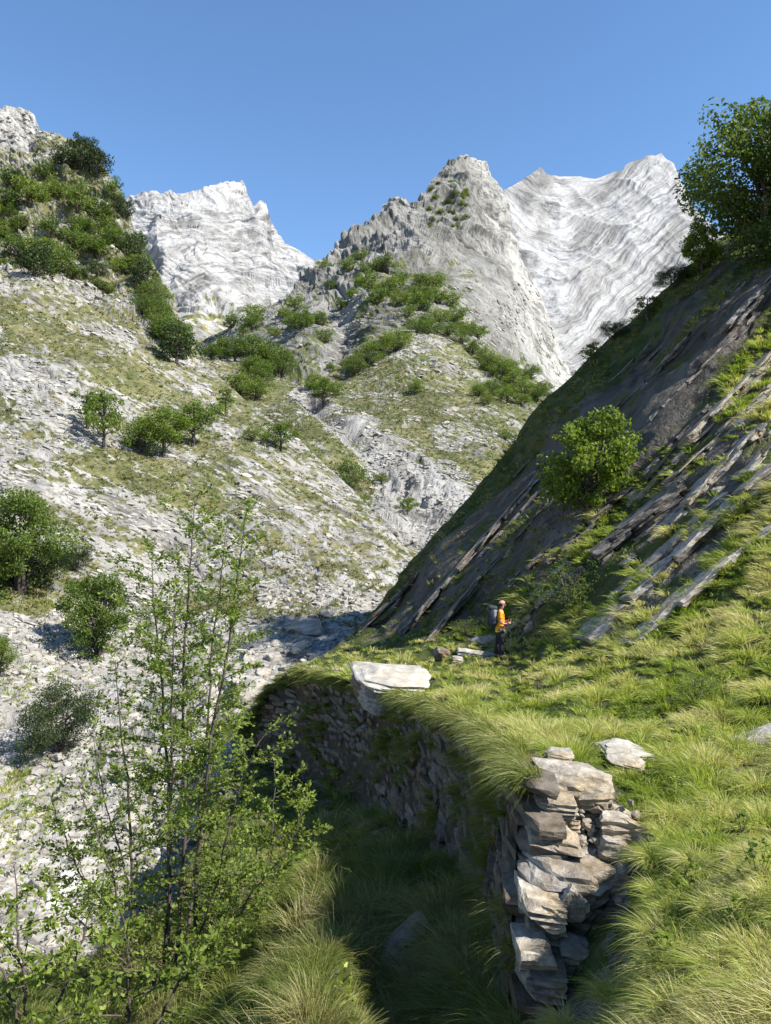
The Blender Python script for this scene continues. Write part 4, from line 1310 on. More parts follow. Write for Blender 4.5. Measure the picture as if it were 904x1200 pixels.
def crown_tree(seed, h, w, nleaf, leaf, kind='round', low=0.1):
    """returns (leaf arrays, wood arrays): clumps on limbs, unit metres, base at z=0"""
    r = np.random.default_rng(seed)
    wood = Acc()
    cl = []
    nst = 1 if kind in ('round', 'slim') else int(r.integers(3, 6))
    nlimb = {'round': 26, 'shrub': 30, 'slim': 16}[kind]
    tips = []
    for k in range(nst):
        a = r.uniform(0, 6.28); sp = 0 if nst == 1 else w * .16
        n = 7
        tt = np.linspace(0, 1, n)
        path = np.c_[np.cos(a) * sp * tt ** .8 + r.normal(0, .02 * h, n).cumsum() * .5, np.sin(a) * sp * tt ** .8 + r.normal(0, .02 * h, n).cumsum() * .5, tt * h * (.9 if kind != 'shrub' else .8)]
        path[0, :2] = 0; path[0, 2] = -0.05 * h
        wood.add(*tube(path, (0.032 * h * (1 - tt) ** .8 + .004 * h) / nst ** .4, 6))
        for j in range(nlimb // nst):
            tz = r.uniform(low, .97)
            b0 = np.array([np.interp(tz, tt, path[:, i]) for i in range(3)])
            az = r.uniform(0, 6.28)
            prof = math.sin(math.pi * min(1, (tz + .18) / 1.2)) ** .7
            ln = w * .5 * prof * r.uniform(.55, 1.1)
            dr = np.array([math.cos(az), math.sin(az), r.uniform(.05, .6)])
            m = 5
            t2 = np.linspace(0, 1, m)
            bp = b0 + dr * (t2 * ln)[:, None] + np.c_[r.normal(0, .03, (m, 3)).cumsum(0)] * ln
            bp[0] = b0
            wood.add(*tube(bp, .010 * h * (1 - t2 * .8) * (1 - .5 * tz), 4))
            for q in (0.45, 0.75, 1.0):
                cl.append((b0 + (np.array([np.interp(q, t2, bp[:, i]) for i in range(3)]) - b0), ln * (.22 + .12 * r.random())))
    cl.append((path[-1], w * .13))
    C = np.array([c[0] for c in cl]); Rr = np.array([max(c[1], w * .07) for c in cl])
    # rounded overall crown: overlapping lobes on an ellipsoid plus sprays on the limb tips
    nl = {'round': 15, 'shrub': 17, 'slim': 9}[kind]
    z0 = h * {'round': .24, 'shrub': .04, 'slim': .3}[kind]
    ph = np.arange(nl) * 2.399 + r.uniform(0, 6)
    zz = 1 - 1.75 * (np.arange(nl) + .5) / nl
    er = np.sqrt(np.clip(1 - zz ** 2, 0, 1))
    mid_ = z0 + (h - z0) * .47
    LC = np.c_[np.cos(ph) * er * w * .33, np.sin(ph) * er * w * .33, mid_ + zz * (h - z0) * .33] + r.normal(0, .075 * w, (nl, 3)) * np.array([1.2, 1.2, .9])
    LR = w * r.uniform(.07, .21, nl)
    for q in LC:
        a0 = np.array([0, 0, max(z0 * .7, q[2] - .25 * h)])
        t2 = np.linspace(0, 1, 5)[:, None]
        bp = a0 + (q - a0) * t2 + np.array([0, 0, -.05 * h]) * (t2 * (1 - t2)) * 2
        wood.add(*tube(bp, .011 * h * (1 - t2[:, 0] * .7), 4))
    nlobe = int(nleaf * .68)
    il = r.choice(nl, nlobe, p=LR ** 2 / (LR ** 2).sum())
    off = r.normal(size=(nlobe, 3)); off /= np.linalg.norm(off, axis=1)[:, None]
    off *= (r.uniform(0, 1, nlobe) ** .4 * (1 + .25 * gn(off * 2.2 + il[:, None])))[:, None] * LR[il][:, None] * np.array([1.1, 1.1, .85])
    pos1 = LC[il] + off
    wgt = Rr ** 2 * r.uniform(.4, 1.4, len(C)); wgt /= wgt.sum()
    n2 = nleaf - nlobe
    idx = r.choice(len(C), n2, p=wgt)
    off = r.normal(size=(n2, 3)); off /= np.linalg.norm(off, axis=1)[:, None]
    off *= (r.uniform(0, 1, n2) ** .6)[:, None] * Rr[idx][:, None] * np.array([1.0, 1.0, .75])
    pos = np.concatenate([pos1, C[idx] + off])
    lobe_v = r.random(nl + len(C))
    cidx = np.concatenate([il, nl + idx])
    ok = pos[:, 2] > 0.0
    pos = pos[ok]; cidx = cidx[ok]
    V, f = leaf_geo(pos, leaf, r)
    var = np.clip(.25 + .35 * lobe_v[cidx] + r.normal(0, .18, len(pos)), 0, 1)
    return V, f, np.repeat(var, 4), wood


TREE_LIB = {}


def tree_proto(key, seed, h, w, nleaf, leaf, kind, mat):
    V, f, var, wood = crown_tree(seed, h, w, nleaf, leaf, kind, .05 if kind == 'shrub' else .25)
    cm = mesh_from('crown', V, f, np.full(len(f), 4), mat, False, {'var': var})
    wm = mesh_from('trunk', np.concatenate(wood.v), np.concatenate(wood.f), np.concatenate(wood.t), M_bark, True)
    TREE_LIB[key] = (cm, wm, h, w)


for k in range(3):
    tree_proto('far%d' % k, 100 + k, 1.0, 1.05, 1700, .042, 'shrub', M_leaf)
    tree_proto('fard%d' % k, 110 + k, 1.0, 1.05, 1700, .042, 'shrub', M_leaf_dark)
    tree_proto('mid%d' % k, 120 + k, 1.0, 1.1, 4600, .026, 'shrub', M_leaf)
    tree_proto('midr%d' % k, 130 + k, 1.0, .8, 3600, .024, 'round', M_leaf_light)
tree_proto('slim0', 140, 1.0, .55, 1300, .028, 'slim', M_leaf_light)
tree_proto('slim1', 141, 1.0, .5, 900, .028, 'slim', M_leaf)
rt = np.random.default_rng(99)


def put_tree(name, label, patch, u, v, hp, wp, key, group=None, cat=None, rz=None, tilt=0.0, parts=True):
    cm, wm, h0, w0 = TREE_LIB[key]
    p_ = patch.at(u, v)
    d_ = p_[1]
    sz = hp / F * d_; sx = wp / F * d_ / w0
    root = empty(name, tuple(p_ - np.array([0, 0, .04 * sz])), rt.uniform(0, 6.28) if rz is None else rz)
    root.scale = (sx, sx, sz)
    c = link(bpy.data.objects.new('crown', cm), root)
    t = link(bpy.data.objects.new('trunk', wm), root)
    tag(root, label, cat or ('shrub' if 'shrub' in name or 'bush' in name else 'tree'), group)
    return root


def fk(lib, n=3):
    return lib + str(int(rt.integers(n)))


G1 = 'shrubs and trees on the left crag'
crag_list = [(95, 190, 38, 42), (115, 202, 40, 38), (75, 185, 30, 32), (50, 192, 26, 30), (20, 215, 32, 40), (5, 240, 36, 40), (35, 240, 36, 45), (62, 225, 26, 30), (132, 235, 30, 30), (145, 252, 32, 30), (120, 252, 36, 40), (92, 250, 40, 40), (140, 287, 42, 42), (155, 303, 42, 38), (115, 297, 36, 40), (45, 300, 42, 45), (40, 328, 50, 52), (70, 312, 40, 42), (15, 290, 30, 35), (85, 282, 32, 35), (163, 292, 30, 26), (113, 325, 24, 26), (150, 325, 24, 30), (25, 262, 24, 28), (60, 275, 26, 34), (100, 268, 26, 30), (-20, 250, 40, 45), (-30, 310, 40, 50), (128, 268, 30, 34), (8, 205, 24, 28)]
for i, (u, v, h_, w_) in enumerate(crag_list):
    put_tree('shrub_tree', ('dark' if i in (0, 1, 2, 4, 9, 13, 16, 21) else 'mid-green') + ' scrubby tree in the thicket, ' + ('near the top of the left crag' if v < 232 else 'along the right edge of the left crag' if u > 105 else 'at the foot of the left crag' if v > 298 else 'in the middle of the left crag'), left, u, v + 3, h_ * .95, w_ * .92, fk('fard') if i in (0, 1, 2, 4, 9, 13, 16, 21) else fk('far'), G1 + (', high' if v < 232 else ', edge' if u > 105 else ', foot' if v > 298 else ', middle'))
for k_ in range(26):
    u, v = rt.uniform(-10, 165), rt.uniform(195, 345)
    if v < 160 + .75 * u + 10: continue
    s_ = rt.uniform(12, 22)
    put_tree('shrub', 'small light green shrub filling a gap between the trees of the left crag', left, u, v, s_, s_ * 1.4, fk('far'), 'small shrubs on the left crag')
for (u, v, h_, w_) in [(104, 178, 22, 22), (92, 172, 20, 24), (118, 190, 20, 18)]:
    put_tree('shrub_tree', 'dark tree standing out on the skyline of the left crag', left, u, v, h_, w_, fk('fard'), 'dark trees on the crag skyline')
strip = [(166, 352, 42, 34), (180, 368, 45, 40), (190, 388, 45, 42), (200, 408, 50, 48), (206, 428, 50, 50), (194, 402, 40, 38), (215, 402, 36, 30), (170, 372, 32, 34), (160, 335, 30, 26), (212, 415, 40, 36)]
for i, a in enumerate(strip):
    put_tree('shrub_tree', '%s bushy tree from the top in the strip edging the left slope' % ORD[sorted(range(10), key=lambda q: strip[q][1]).index(i)], left, a[0], a[1], a[2], a[3], fk('mid') if i % 4 else fk('fard'), 'trees in the strip below the crag')
put_tree('slope_tree', 'tall slender tree with bare lower trunk on the white slabs, left of the spreading pair', left, 122, 524, 82, 48, 'midr0')
put_tree('slope_tree', 'thin low tree just left of the tall slender one on the white slabs', left, 103, 500, 52, 34, 'slim1')
put_tree('slope_tree', 'low spreading tree on the left slope, leftmost of the spreading group', left, 168, 532, 52, 52, 'mid0')
put_tree('slope_tree', 'widest spreading tree of the group on the left slope', left, 192, 536, 66, 70, 'midr1')
put_tree('slope_tree', 'spreading tree at the right end of the group on the left slope', left, 226, 522, 60, 55, 'midr2')
put_tree('slope_tree', 'very thin young tree on the ridge between left slope and meadow', left, 266, 482, 38, 20, 'slim0')
put_tree('slope_tree', 'airy small tree with open crown on the lower ridge of the left slope', left, 330, 526, 42, 42, 'midr0')
put_tree('shrub', 'small low shrub beside the airy tree on the lower ridge', left, 296, 517, 20, 22, 'mid1')
clus = [(258, 402, 26, 30), (275, 407, 32, 36), (295, 417, 36, 40), (315, 430, 38, 40), (330, 440, 38, 36), (300, 442, 34, 36), (282, 456, 30, 42), (300, 464, 32, 36), (247, 405, 20, 25), (320, 422, 32, 38), (308, 450, 30, 30)]
for i, (u, v, h_, w_) in enumerate(clus):
    put_tree('grove_tree', 'rounded tree in the grove above the meadow, %s from the left' % ORD[sorted(range(len(clus)), key=lambda q: clus[q][0]).index(i)], mid, u, v, h_, w_ * 1.1, fk('mid') if i % 3 else fk('far'), 'trees of the grove above the meadow')
put_tree('meadow_tree', 'single round tree right beside the white gravel gully', mid, 380, 470, 38, 48, 'midr1')
put_tree('meadow_tree', 'small round bush above the gully, left of a smaller one', mid, 367, 421, 19, 21, 'far0')
put_tree('meadow_tree', 'smallest round bush above the gully', mid, 386, 421, 14, 15, 'far1')
row = [(415, 434, 28, 28), (432, 426, 32, 34), (448, 416, 28, 30), (465, 412, 30, 32), (488, 392, 22, 28), (505, 390, 20, 25), (525, 393, 20, 25), (541, 402, 20, 22), (555, 411, 20, 22)]
for (u, v, h_, w_) in row:
    put_tree('meadow_tree', 'round tree in the row along the top of the meadow, %s from the left' % ORD[row.index((u, v, h_, w_))], mid, u, v + 2, h_, w_ * 1.1, fk('mid'), 'row of trees along the top of the meadow')
put_tree('meadow_tree', 'lone bush in the middle of the grassy spur', mid, 488, 457, 20, 22, 'far2')
put_tree('meadow_tree', 'broad shrub on the rocky gully bank, left of the small pale ones', mid, 410, 570, 36, 44, 'mid2')
put_tree('shrub', 'pale light green shrub below the broad one', mid, 425, 602, 30, 30, 'slim0')
put_tree('shrub', 'small dark isolated bush in the white gully above the stream', mid, 464, 632, 30, 28, 'fard1')
put_tree('shrub', 'light green bush just above the dark isolated one', mid, 478, 600, 26, 26, 'midr0')
put_tree('shrub', 'little shrub on the gully edge right of the broad one', mid, 447, 565, 16, 20, 'mid0')
rgt = [(575, 434, 26, 30), (590, 442, 28, 32), (605, 452, 30, 32), (618, 462, 28, 30), (632, 468, 22, 25), (580, 457, 24, 28), (595, 470, 24, 28), (612, 476, 20, 24), (570, 422, 20, 22), (640, 458, 18, 20), (625, 442, 22, 24), (562, 462, 18, 20), (600, 435, 22, 26)]
for (u, v, h_, w_) in rgt:
    put_tree('grove_tree', 'green tree in the wood right of the meadow, %s from the left' % ORD[sorted(rgt).index((u, v, h_, w_))], mid, u, v, h_, w_ * 1.15, fk('mid'), 'trees of the wood at the right of the meadow')
put_tree('meadow_tree', 'single small tree casting shadow just below the right-hand wood', mid, 571, 480, 20, 17, 'mid1')
put_tree('shrub', 'faint round shrub low on the meadow right of centre', mid, 591, 520, 14, 18, 'far0')
scrub = [(405, 314), (420, 327), (435, 340), (442, 352), (455, 347), (470, 352), (485, 347), (490, 362), (502, 352), (516, 352), (530, 357), (536, 372), (545, 384), (420, 302), (450, 312), (470, 322), (495, 332), (345, 362), (352, 387), (372, 372), (380, 387), (330, 372), (300, 377), (295, 387), (320, 387), (272, 382), (375, 312), (360, 378), (340, 383), (410, 340), (392, 345), (515, 372), (500, 377), (478, 370), (430, 318), (462, 335), (512, 338), (550, 392), (560, 398), (285, 392), (388, 330)]
for i, (u, v) in enumerate(scrub):
    s_ = rt.uniform(13, 24)
    zn_ = 'on the left shoulder below the central peak' if u < 400 else 'on the slope right under the central peak' if v < 345 else 'in the band above the meadow'
    put_tree('mountain_shrub', ('small' if s_ > 18 else 'tiny') + ' green shrub ' + zn_, cen, u + rt.uniform(-3, 3), v + rt.uniform(-2, 3), s_, s_ * rt.uniform(1.0, 1.5), fk('far'), 'shrubs ' + zn_)
for i in range(34):
    u = rt.uniform(500, 550); v = rt.uniform(212, 262)
    s_ = rt.uniform(4, 7)
    put_tree('dwarf_pine', 'tiny dark shrub clinging to the rock near the top of the central peak', cen, u, v, s_, s_ * 1.6, fk('far'), 'tiny shrubs high on the central peak')
# near left bank
tree_proto('near_bush', 150, 1.0, .8, 14000, .016, 'shrub', M_leaf)
tree_proto('near_round', 151, 1.0, 1.0, 10000, .024, 'shrub', M_leaf_light)
tree_proto('near_dark', 152, 1.0, 1.0, 14000, .016, 'shrub', M_leaf_dark)
put_tree('bank_tree', 'large dark leafy tree at the left edge above the small grass terrace', left, 22, 700, 150, 110, 'near_bush')
put_tree('shrub', 'dark spreading bush under the large tree at the left edge', left, 45, 692, 60, 70, 'near_dark')
put_tree('shrub', 'bright yellow-green bush at the left edge in front of the large tree', left, 2, 694, 60, 46, 'near_round')
put_tree('shrub', 'small round dark bush right of the grass terrace', left, 86, 674, 36, 42, 'near_dark')
put_tree('bank_tree', 'leafy tree standing behind the multi-stemmed tree at the end of the terrace', left, 116, 768, 125, 80, 'near_bush')
put_tree('shrub', 'compact dark green bush on the stony bank below the terrace', left, 70, 885, 92, 84, 'near_dark')
put_tree('shrub', 'low bush at the left edge beneath the terrace', left, -5, 790, 60, 50, 'near_bush')
# right spur
tree_proto('green_round', 160, 1.0, 1.0, 11000, .026, 'shrub', M_leaf_near)
M_leaf_shade = leaf_mat('leaves_shade', (0.04, 0.068, 0.014), (0.08, 0.118, 0.024), (0.14, 0.19, 0.04), .42)  # crest tree foliage: leaf greens darkened, its shade put into the colour
tree_proto('edge_tree', 161, 1.0, .9, 22000, .014, 'shrub', M_leaf_shade)
put_tree('bank_tree', 'round bright green young tree in front of the dark rock face', spu, 692, 600, 122, 112, 'green_round')
put_tree('crest_tree', 'large leafy tree leaning over the crest at the upper right edge', spu, 898, 302, 214, 200, 'edge_tree')
put_tree('crest_tree', 'second leafy tree crown at the right edge behind the leaning one', spu, 985, 300, 215, 190, 'edge_tree')
put_tree('shrub', 'yellow-green hanging shrub below the large tree on the crest', spu, 822, 312, 62, 44, 'green_round')
put_tree('shrub', 'thin shrub on the crest of the spur, lowest of the crest shrubs', spu, 694, 428, 30, 26, 'slim0')
put_tree('shrub', 'airy shrub on the crest of the spur halfway to the large tree', spu, 752, 372, 34, 32, 'slim0')
put_tree('shrub', 'dark low bush on the crest of the spur', spu, 722, 398, 24, 34, 'near_dark')
put_tree('shrub', 'dark low bush on the crest just below the large tree', spu, 788, 335, 30, 40, 'near_dark')
# thorny, half bare shrubs by the ledges
tree_proto('bramble', 170, 1.0, 1.4, 2200, .022, 'shrub', M_leaf)
put_tree('thorn_bush', 'half-bare brown thorny bush on the bank right of the hiker', spu, 668, 712, 62, 92, 'bramble')
put_tree('thorn_bush', 'low tangled thorn bush left of the hiker at the foot of the dark rock', spu, 548, 742, 22, 46, 'bramble')
put_tree('thorn_bush', 'small leafy green plant in the middle of the bright bank grass', spu, 818, 822, 46, 58, 'bramble')

# broad-leaved weeds and dry stalks scattered in the grass of the bank
def weed_geo(seed, n, size, h):
    r = np.random.default_rng(seed)
    az = r.uniform(0, 6.28, n); z = r.uniform(.15, 1, n) * h
    rad = h * .55 * (1.1 - z / h) + .02
    c = np.c_[np.cos(az) * rad * r.uniform(.4, 1, n), np.sin(az) * rad * r.uniform(.4, 1, n), z]
    V, f = leaf_geo(c, size, r, .9, 1.5, np.c_[np.cos(az), np.sin(az), .3 * np.ones(n)])
    st = Acc()
    for k in range(6):
        a_ = k * 1.05
        st.add(*tube([(0, 0, -.02), (.25 * h * math.cos(a_), .25 * h * math.sin(a_), .5 * h), (.42 * h * math.cos(a_), .42 * h * math.sin(a_), .92 * h)], [.003, .002, .001], 4))
    lm = mesh_from('leaves', V, f, np.full(len(f), 4), M_leaf_near, False, {'var': np.repeat(np.clip(r.normal(.35, .2, n), 0, 1), 4)})
    sm = mesh_from('stalk', np.concatenate(st.v), np.concatenate(st.f), np.concatenate(st.t), M_bark, True)
    return lm, sm


WD = [weed_geo(700 + k, 90, .022, .20) for k in range(3)]
wsp = [(700, 885), (790, 935), (835, 880), (870, 980), (760, 915), (812, 1050), (868, 1100), (780, 1160), (600, 838), (655, 835), (735, 838), (890, 1040), (845, 800), (780, 790), (700, 800), (620, 800), (850, 760), (750, 1130)]
for k, (u, v_) in enumerate(wsp):
    p_ = spu.at(u, v_)
    o = empty('weed_plant', tuple(p_ + np.array([0, 0, .03])), k * 1.3)
    sc_ = 0.7 + .5 * ((k * 37) % 10) / 10
    o.scale = (sc_,) * 3
    link(bpy.data.objects.new('leaves', WD[k % 3][0]), o); link(bpy.data.objects.new('stalk', WD[k % 3][1]), o)
    tag(o, 'small broad-leaved green weed in the long grass ' + ('close to the camera' if v_ > 960 else 'right of the broken wall end' if v_ > 860 else 'of the middle of the bank'), 'plant', 'weeds in the bank grass' + (', near' if v_ > 960 else ', by the wall end' if v_ > 860 else ', middle'))

# ================================================================== loose scree and slope turf (uncountable: stuff)
M_scree = stone_mat('scree_stone', (0.37, 0.36, 0.34), (0.18, 0.175, 0.16), 1.5, (0.36, 0.35, 0.33))


def scree(name, label, patch, n, ub, vb_, size, flat, veg_max, along, seed, dref, power=1.0, zone=None):
    r = np.random.default_rng(seed)
    u = r.uniform(*ub, n); v = r.uniform(*vb_, n)
    vt_ = np.interp(u, patch.u, patch.vt); vbb = np.interp(u, patch.u, patch.vb)
    d = patch.f(u, v)
    vg_ = patch.veg_at(u, v)
    cl = gn(np.c_[u / 33.0, v / 17.0, np.full(n, seed)])
    k = (v > vt_ + 2) & (v < vbb) & (vg_ < veg_max + .25 * cl) & (r.random(n) < np.clip((d / dref) ** power, 0, 1)) & (r.random(n) < .5 + 1.3 * cl)
    if zone is not None:
        k &= r.random(n) < zone(u, v)
    u, v, d = u[k], v[k], d[k]
    p_, nn = patch.many(u, v)
    nn = nn * np.sign(nn[:, 2:3] + 1e-9)
    N = len(u)
    protos = [stone_geo((1, 1, 1), 4000 + q, 1, .08, 7, .05) for q in range(8)]
    nv_ = len(protos[0][0]); F_ = protos[0][1]
    PV = np.stack([q[0] for q in protos])[r.integers(8, size=N)]
    s_ = size * np.exp(np.clip(r.normal(0, .5, N), -1.2, 1.0)) * (d / dref) ** .75
    sc_ = np.stack([s_ * r.uniform(.8, 1.9, N), s_ * r.uniform(.5, 1.0, N), s_ * flat * r.uniform(.6, 1.5, N)], 1)
    PV = PV * sc_[:, None]
    a = np.array(along, float)[None] + r.normal(0, .28, (N, 3))
    z = nn + r.normal(0, .22, (N, 3)); z /= np.linalg.norm(z, axis=1)[:, None]
    a -= z * (a * z).sum(1)[:, None]; a /= np.linalg.norm(a, axis=1)[:, None]
    b_ = np.cross(z, a)
    R_ = np.stack([a, b_, z], 1)
    V = np.einsum('nij,njk->nik', PV, R_) + p_[:, None] + z[:, None] * (sc_[:, 2] * .15)[:, None, None]
    f = (F_[None] + (np.arange(N) * nv_)[:, None, None]).reshape(-1, 4)
    va = np.repeat(r.uniform(.1, 1, N), nv_)
    me = mesh_from(name, V.reshape(-1, 3), f, np.full(len(f), 4), M_scree, False, {'var': va})
    o = link(bpy.data.objects.new(name, me))
    print(name, N, 'stones')
    tag(o, label, 'scree', kind='stuff')


scree('scree', 'broken pale slabs and scree strewn over the left slope', left, 60000, (-120, 480), (130, 800), .27, .30, .40, (0.84, 0.15, -0.54), 901, 70, .6)
scree('rubble', 'small pale rubble of the dry stream bed', left, 36000, (-120, 470), (680, 1150), .15, .55, .50, (0.5, 0.7, 0), 902, 34, .3)
scree('scree', 'fine grey scree scattered over the meadow spur and the central gully', mid, 36000, (200, 720), (390, 690), .42, .32, .62, (0.85, 0.1, -0.5), 903, 150, .5)
scree('scree', 'grey scree below the central peak', cen, 14000, (220, 660), (330, 480), .85, .35, .5, (0.8, 0.2, -0.6), 904, 400, .4)


def slope_turf(name, label, patch, n, ub, vb_, L0, nb, seed, vmin, dref, mat):
    r = np.random.default_rng(seed)
    u = r.uniform(*ub, n); v = r.uniform(*vb_, n)
    vt_ = np.interp(u, patch.u, patch.vt); vbb = np.interp(u, patch.u, patch.vb)
    d = patch.f(u, v)
    vg_ = patch.veg_at(u, v)
    k = (v > vt_ + 1) & (v < vbb) & (vg_ + r.normal(0, .14, n) > vmin)
    u, v, d = u[k], v[k], d[k]
    p_, nn = patch.many(u, v)
    nn = nn * np.sign(nn[:, 2:3] + 1e-9)
    N = len(u)
    L = L0 * (d / dref) ** .6 * np.exp(r.normal(0, .3, N))
    make_grass(name, label, p_, nn, L, np.full(N, nb), L * .17, np.array([.2, -.4, 0]), .4, np.clip(.52 + .3 * fbm(p_ / (dref / 8), 3) + r.normal(0, .1, N), 0, 1), mat, seed, .9, .8)


M_turf = grass_mat('slope_turf', (0.05, 0.072, 0.018), (0.13, 0.135, 0.042), (0.23, 0.20, 0.105), .3)
slope_turf('slope_turf', 'olive and straw coloured turf growing between the slabs of the left slope', left, 30000, (-120, 480), (150, 800), .34, 9, 911, .50, 70, M_turf)
slope_turf('meadow_turf', 'olive turf of the meadow spur', mid, 26000, (200, 720), (390, 690), .55, 8, 912, .50, 150, M_turf)

# ================================================================== multi-stemmed young tree in front, left
def stem_path(base, top, bend, r, n=26):
    t = np.linspace(0, 1, n)[:, None]
    base, top = np.array(base), np.array(top)
    p = base + (top - base) * t + np.array(bend) * (np.sin(np.pi * t) * .5 + .3 * np.sin(2 * np.pi * t))
    w = r.normal(0, .012, (n, 3)).cumsum(0); w -= w[0]
    return p + w * (t * (1 - t) * 3 + .4)


def leafy_tree(name, label, stems, seed, dens=1.0, leaf=.056, mat_leaf=None, mat_bark=None, br_len=(1.1, .36), start=.12, stem_r=.024, side_bias=None):
    """stems: list of (base, top, bend, radius factor, first leafy height 0..1, bottom branch length factor)"""
    r = np.random.default_rng(seed)
    b0 = np.array(stems[0][0])
    root = empty(name, tuple(b0))
    tag(root, label, 'tree' if 'sapling' not in name else 'sapling')
    LV, LD = [], []
    for si, (ba, to, be, rf, st_, bf) in enumerate(stems):
        path = stem_path(ba, to, be, r)
        n = len(path); tt = np.linspace(0, 1, n)
        H = np.linalg.norm(path[-1] - path[0])
        wood = Acc()
        wood.add(*tube(path, stem_r * rf * (1 - tt) ** .75 + .0035, 7))
        nb_ = int(H * 10.5 * dens)
        for k in range(nb_):
            t = st_ + (1 - st_) * (k + r.random()) / nb_
            p0 = np.array([np.interp(t, tt, path[:, i]) for i in range(3)])
            az = k * 2.4 + r.normal(0, .5)
            if t < .38 and r.random() < .35: continue
            ln = (br_len[0] * bf * (1 - t) ** 1.0 + br_len[1]) * r.uniform(.5, 1.15)
            up = r.uniform(-.05, .5) + .5 * t
            dr = np.array([math.cos(az), math.sin(az), up]); dr /= np.linalg.norm(dr)
            m = 6
            t2 = np.linspace(0, 1, m)
            bp = p0 + dr * (t2 * ln)[:, None] + np.c_[np.zeros(m), np.zeros(m), -.10 * ln * t2 ** 2] + np.vstack([np.zeros(3), r.normal(0, .035 * ln, (m - 1, 3)).cumsum(0)])
            wood.add(*tube(bp, (.0065 * (1 - t * .5) * (.4 + ln)) * (1 - .8 * t2) + .0012, 4))
            tw = [(bp, ln)]
            for j in range(int(2 + ln * 7)):
                q = r.uniform(.2, 1)
                s0 = np.array([np.interp(q, t2, bp[:, i]) for i in range(3)])
                d2 = dr * .8 + r.normal(0, .55, 3); d2[2] *= .5; d2 /= np.linalg.norm(d2)
                l2 = ln * r.uniform(.2, .45) * (1.1 - q * .4)
                tp = s0 + d2 * (np.linspace(0, 1, 3) * l2)[:, None]
                wood.add(*tube(tp, [.0022, .0016, .0009], 3))
                tw.append((tp, l2))
            for (pp_, l2) in tw:
                nlv = max(2, int(l2 / (.021 if t < .4 else .0145) * r.uniform(.55, 1.0)))
                q = r.uniform(.15, 1.02, nlv)
                m_ = len(pp_)
                tq = np.linspace(0, 1, m_)
                c = np.stack([np.interp(q, tq, pp_[:, i]) for i in range(3)], 1)
                dd2 = pp_[-1] - pp_[0]; dd2 /= np.linalg.norm(dd2) + 1e-9
                off = r.normal(0, .022, (nlv, 3))
                LV.append(c + off); LD.append(np.repeat(dd2[None], nlv, 0) * .9 + off * 14)
        so = wood.obj('stem', mat_bark or M_bark, root, True, origin=b0); so.location = (0, 0, 0)
    C = np.concatenate(LV); D_ = np.concatenate(LD)
    V, f = leaf_geo(C, leaf * .62, r, .5, 1.75, D_)
    var = np.clip(r.normal(.55, .22, len(C)), 0, 1)
    me = mesh_from('foliage', V - b0, f, np.full(len(f), 4), mat_leaf or M_leaf_near, False, {'var': np.repeat(var, 4)})
    link(bpy.data.objects.new('foliage', me), root)
    print(name, len(C), 'leaves')
    return root


def Q(u, v, d):
    return tuple(P(u, v, d))


stems = [
    (Q(204, 1150, 9.0), Q(232, 585, 9.3), (.12, .1, 0), 1.15, .10, 1.0),
    (Q(200, 1152, 9.1), Q(180, 640, 9.6), (-.06, .2, 0), 1.05, .12, .9),
    (Q(228, 1150, 8.9), Q(288, 605, 8.8), (-.16, -.1, 0), 1.1, .12, .9),
    (Q(215, 1156, 9.2), Q(268, 618, 9.7), (-.05, .3, 0), .9, .16, .8),
    (Q(192, 1154, 9.0), Q(205, 690, 8.5), (.10, -.2, 0), .8, .15, .6),
    (Q(208, 1158, 8.8), Q(300, 880, 8.2), (.1, -.2, 0), .6, .10, .55),
    (Q(196, 1158, 8.8), Q(90, 920, 8.3), (-.1, -.2, 0), .6, .10, .6),
    (Q(214, 1160, 8.7), Q(330, 1010, 8.0), (.0, -.2, .1), .5, .10, .5),
    (Q(190, 1160, 8.7), Q(60, 1040, 7.9), (.0, -.2, .1), .5, .10, .6),
]
leafy_tree('young_tree', 'tall multi-stemmed young tree with small bright leaves in the left foreground', stems, 301, 1.0, leaf=.048, br_len=(.70, .48))
stems = [
    (Q(160, 1118, 10.2), Q(138, 772, 10.6), (-.08, .1, 0), 1.0, .2, .8),
    (Q(156, 1120, 10.0), Q(62, 930, 9.5), (0, 0, 0), .6, .1, .8),
    (Q(158, 1122, 10.0), Q(110, 860, 10.8), (0.05, .1, 0), .6, .1, .7),
]
leafy_tree('young_tree', 'thinner young tree with a dark leaning stem just left of the multi-stemmed one', stems, 302, .75, leaf=.048)
stems = [(Q(40, 1235, 7.2), Q(20, 1010, 7.4), (0, 0, 0), .7, .05, 1.0), (Q(42, 1236, 7.2), Q(110, 1060, 7.2), (0, 0, 0), .6, .05, 1.0), (Q(38, 1236, 7.1), Q(-40, 1080, 7.0), (0, 0, 0), .6, .05, 1.0)]
leafy_tree('leafy_sapling', 'low leafy sapling filling the bottom left corner', stems, 303, .7)
stems = [(Q(150, 1240, 6.9), Q(150, 1080, 7.0), (0, 0, 0), .6, .05, 1.1), (Q(152, 1240, 6.9), Q(230, 1110, 7.0), (0, 0, 0), .6, .05, 1.0)]
leafy_tree('leafy_sapling', 'low leafy sapling at the bottom edge below the multi-stemmed tree', stems, 304, .7)
stems = [(Q(318, 1040, 10.5), Q(322, 893, 10.8), (0, 0, 0), .4, .15, .55), (Q(320, 1042, 10.4), Q(358, 935, 10.6), (0, 0, 0), .35, .1, .55), (Q(322, 1042, 10.4), Q(372, 1000, 10.2), (0, 0, 0), .3, .1, .5), (Q(314, 1042, 10.4), Q(285, 960, 10.6), (0, 0, 0), .35, .1, .5)]
leafy_tree('leafy_sapling', 'small fresh-green sapling right of the tall tree, against the shaded wall', stems, 305, .9, .06)
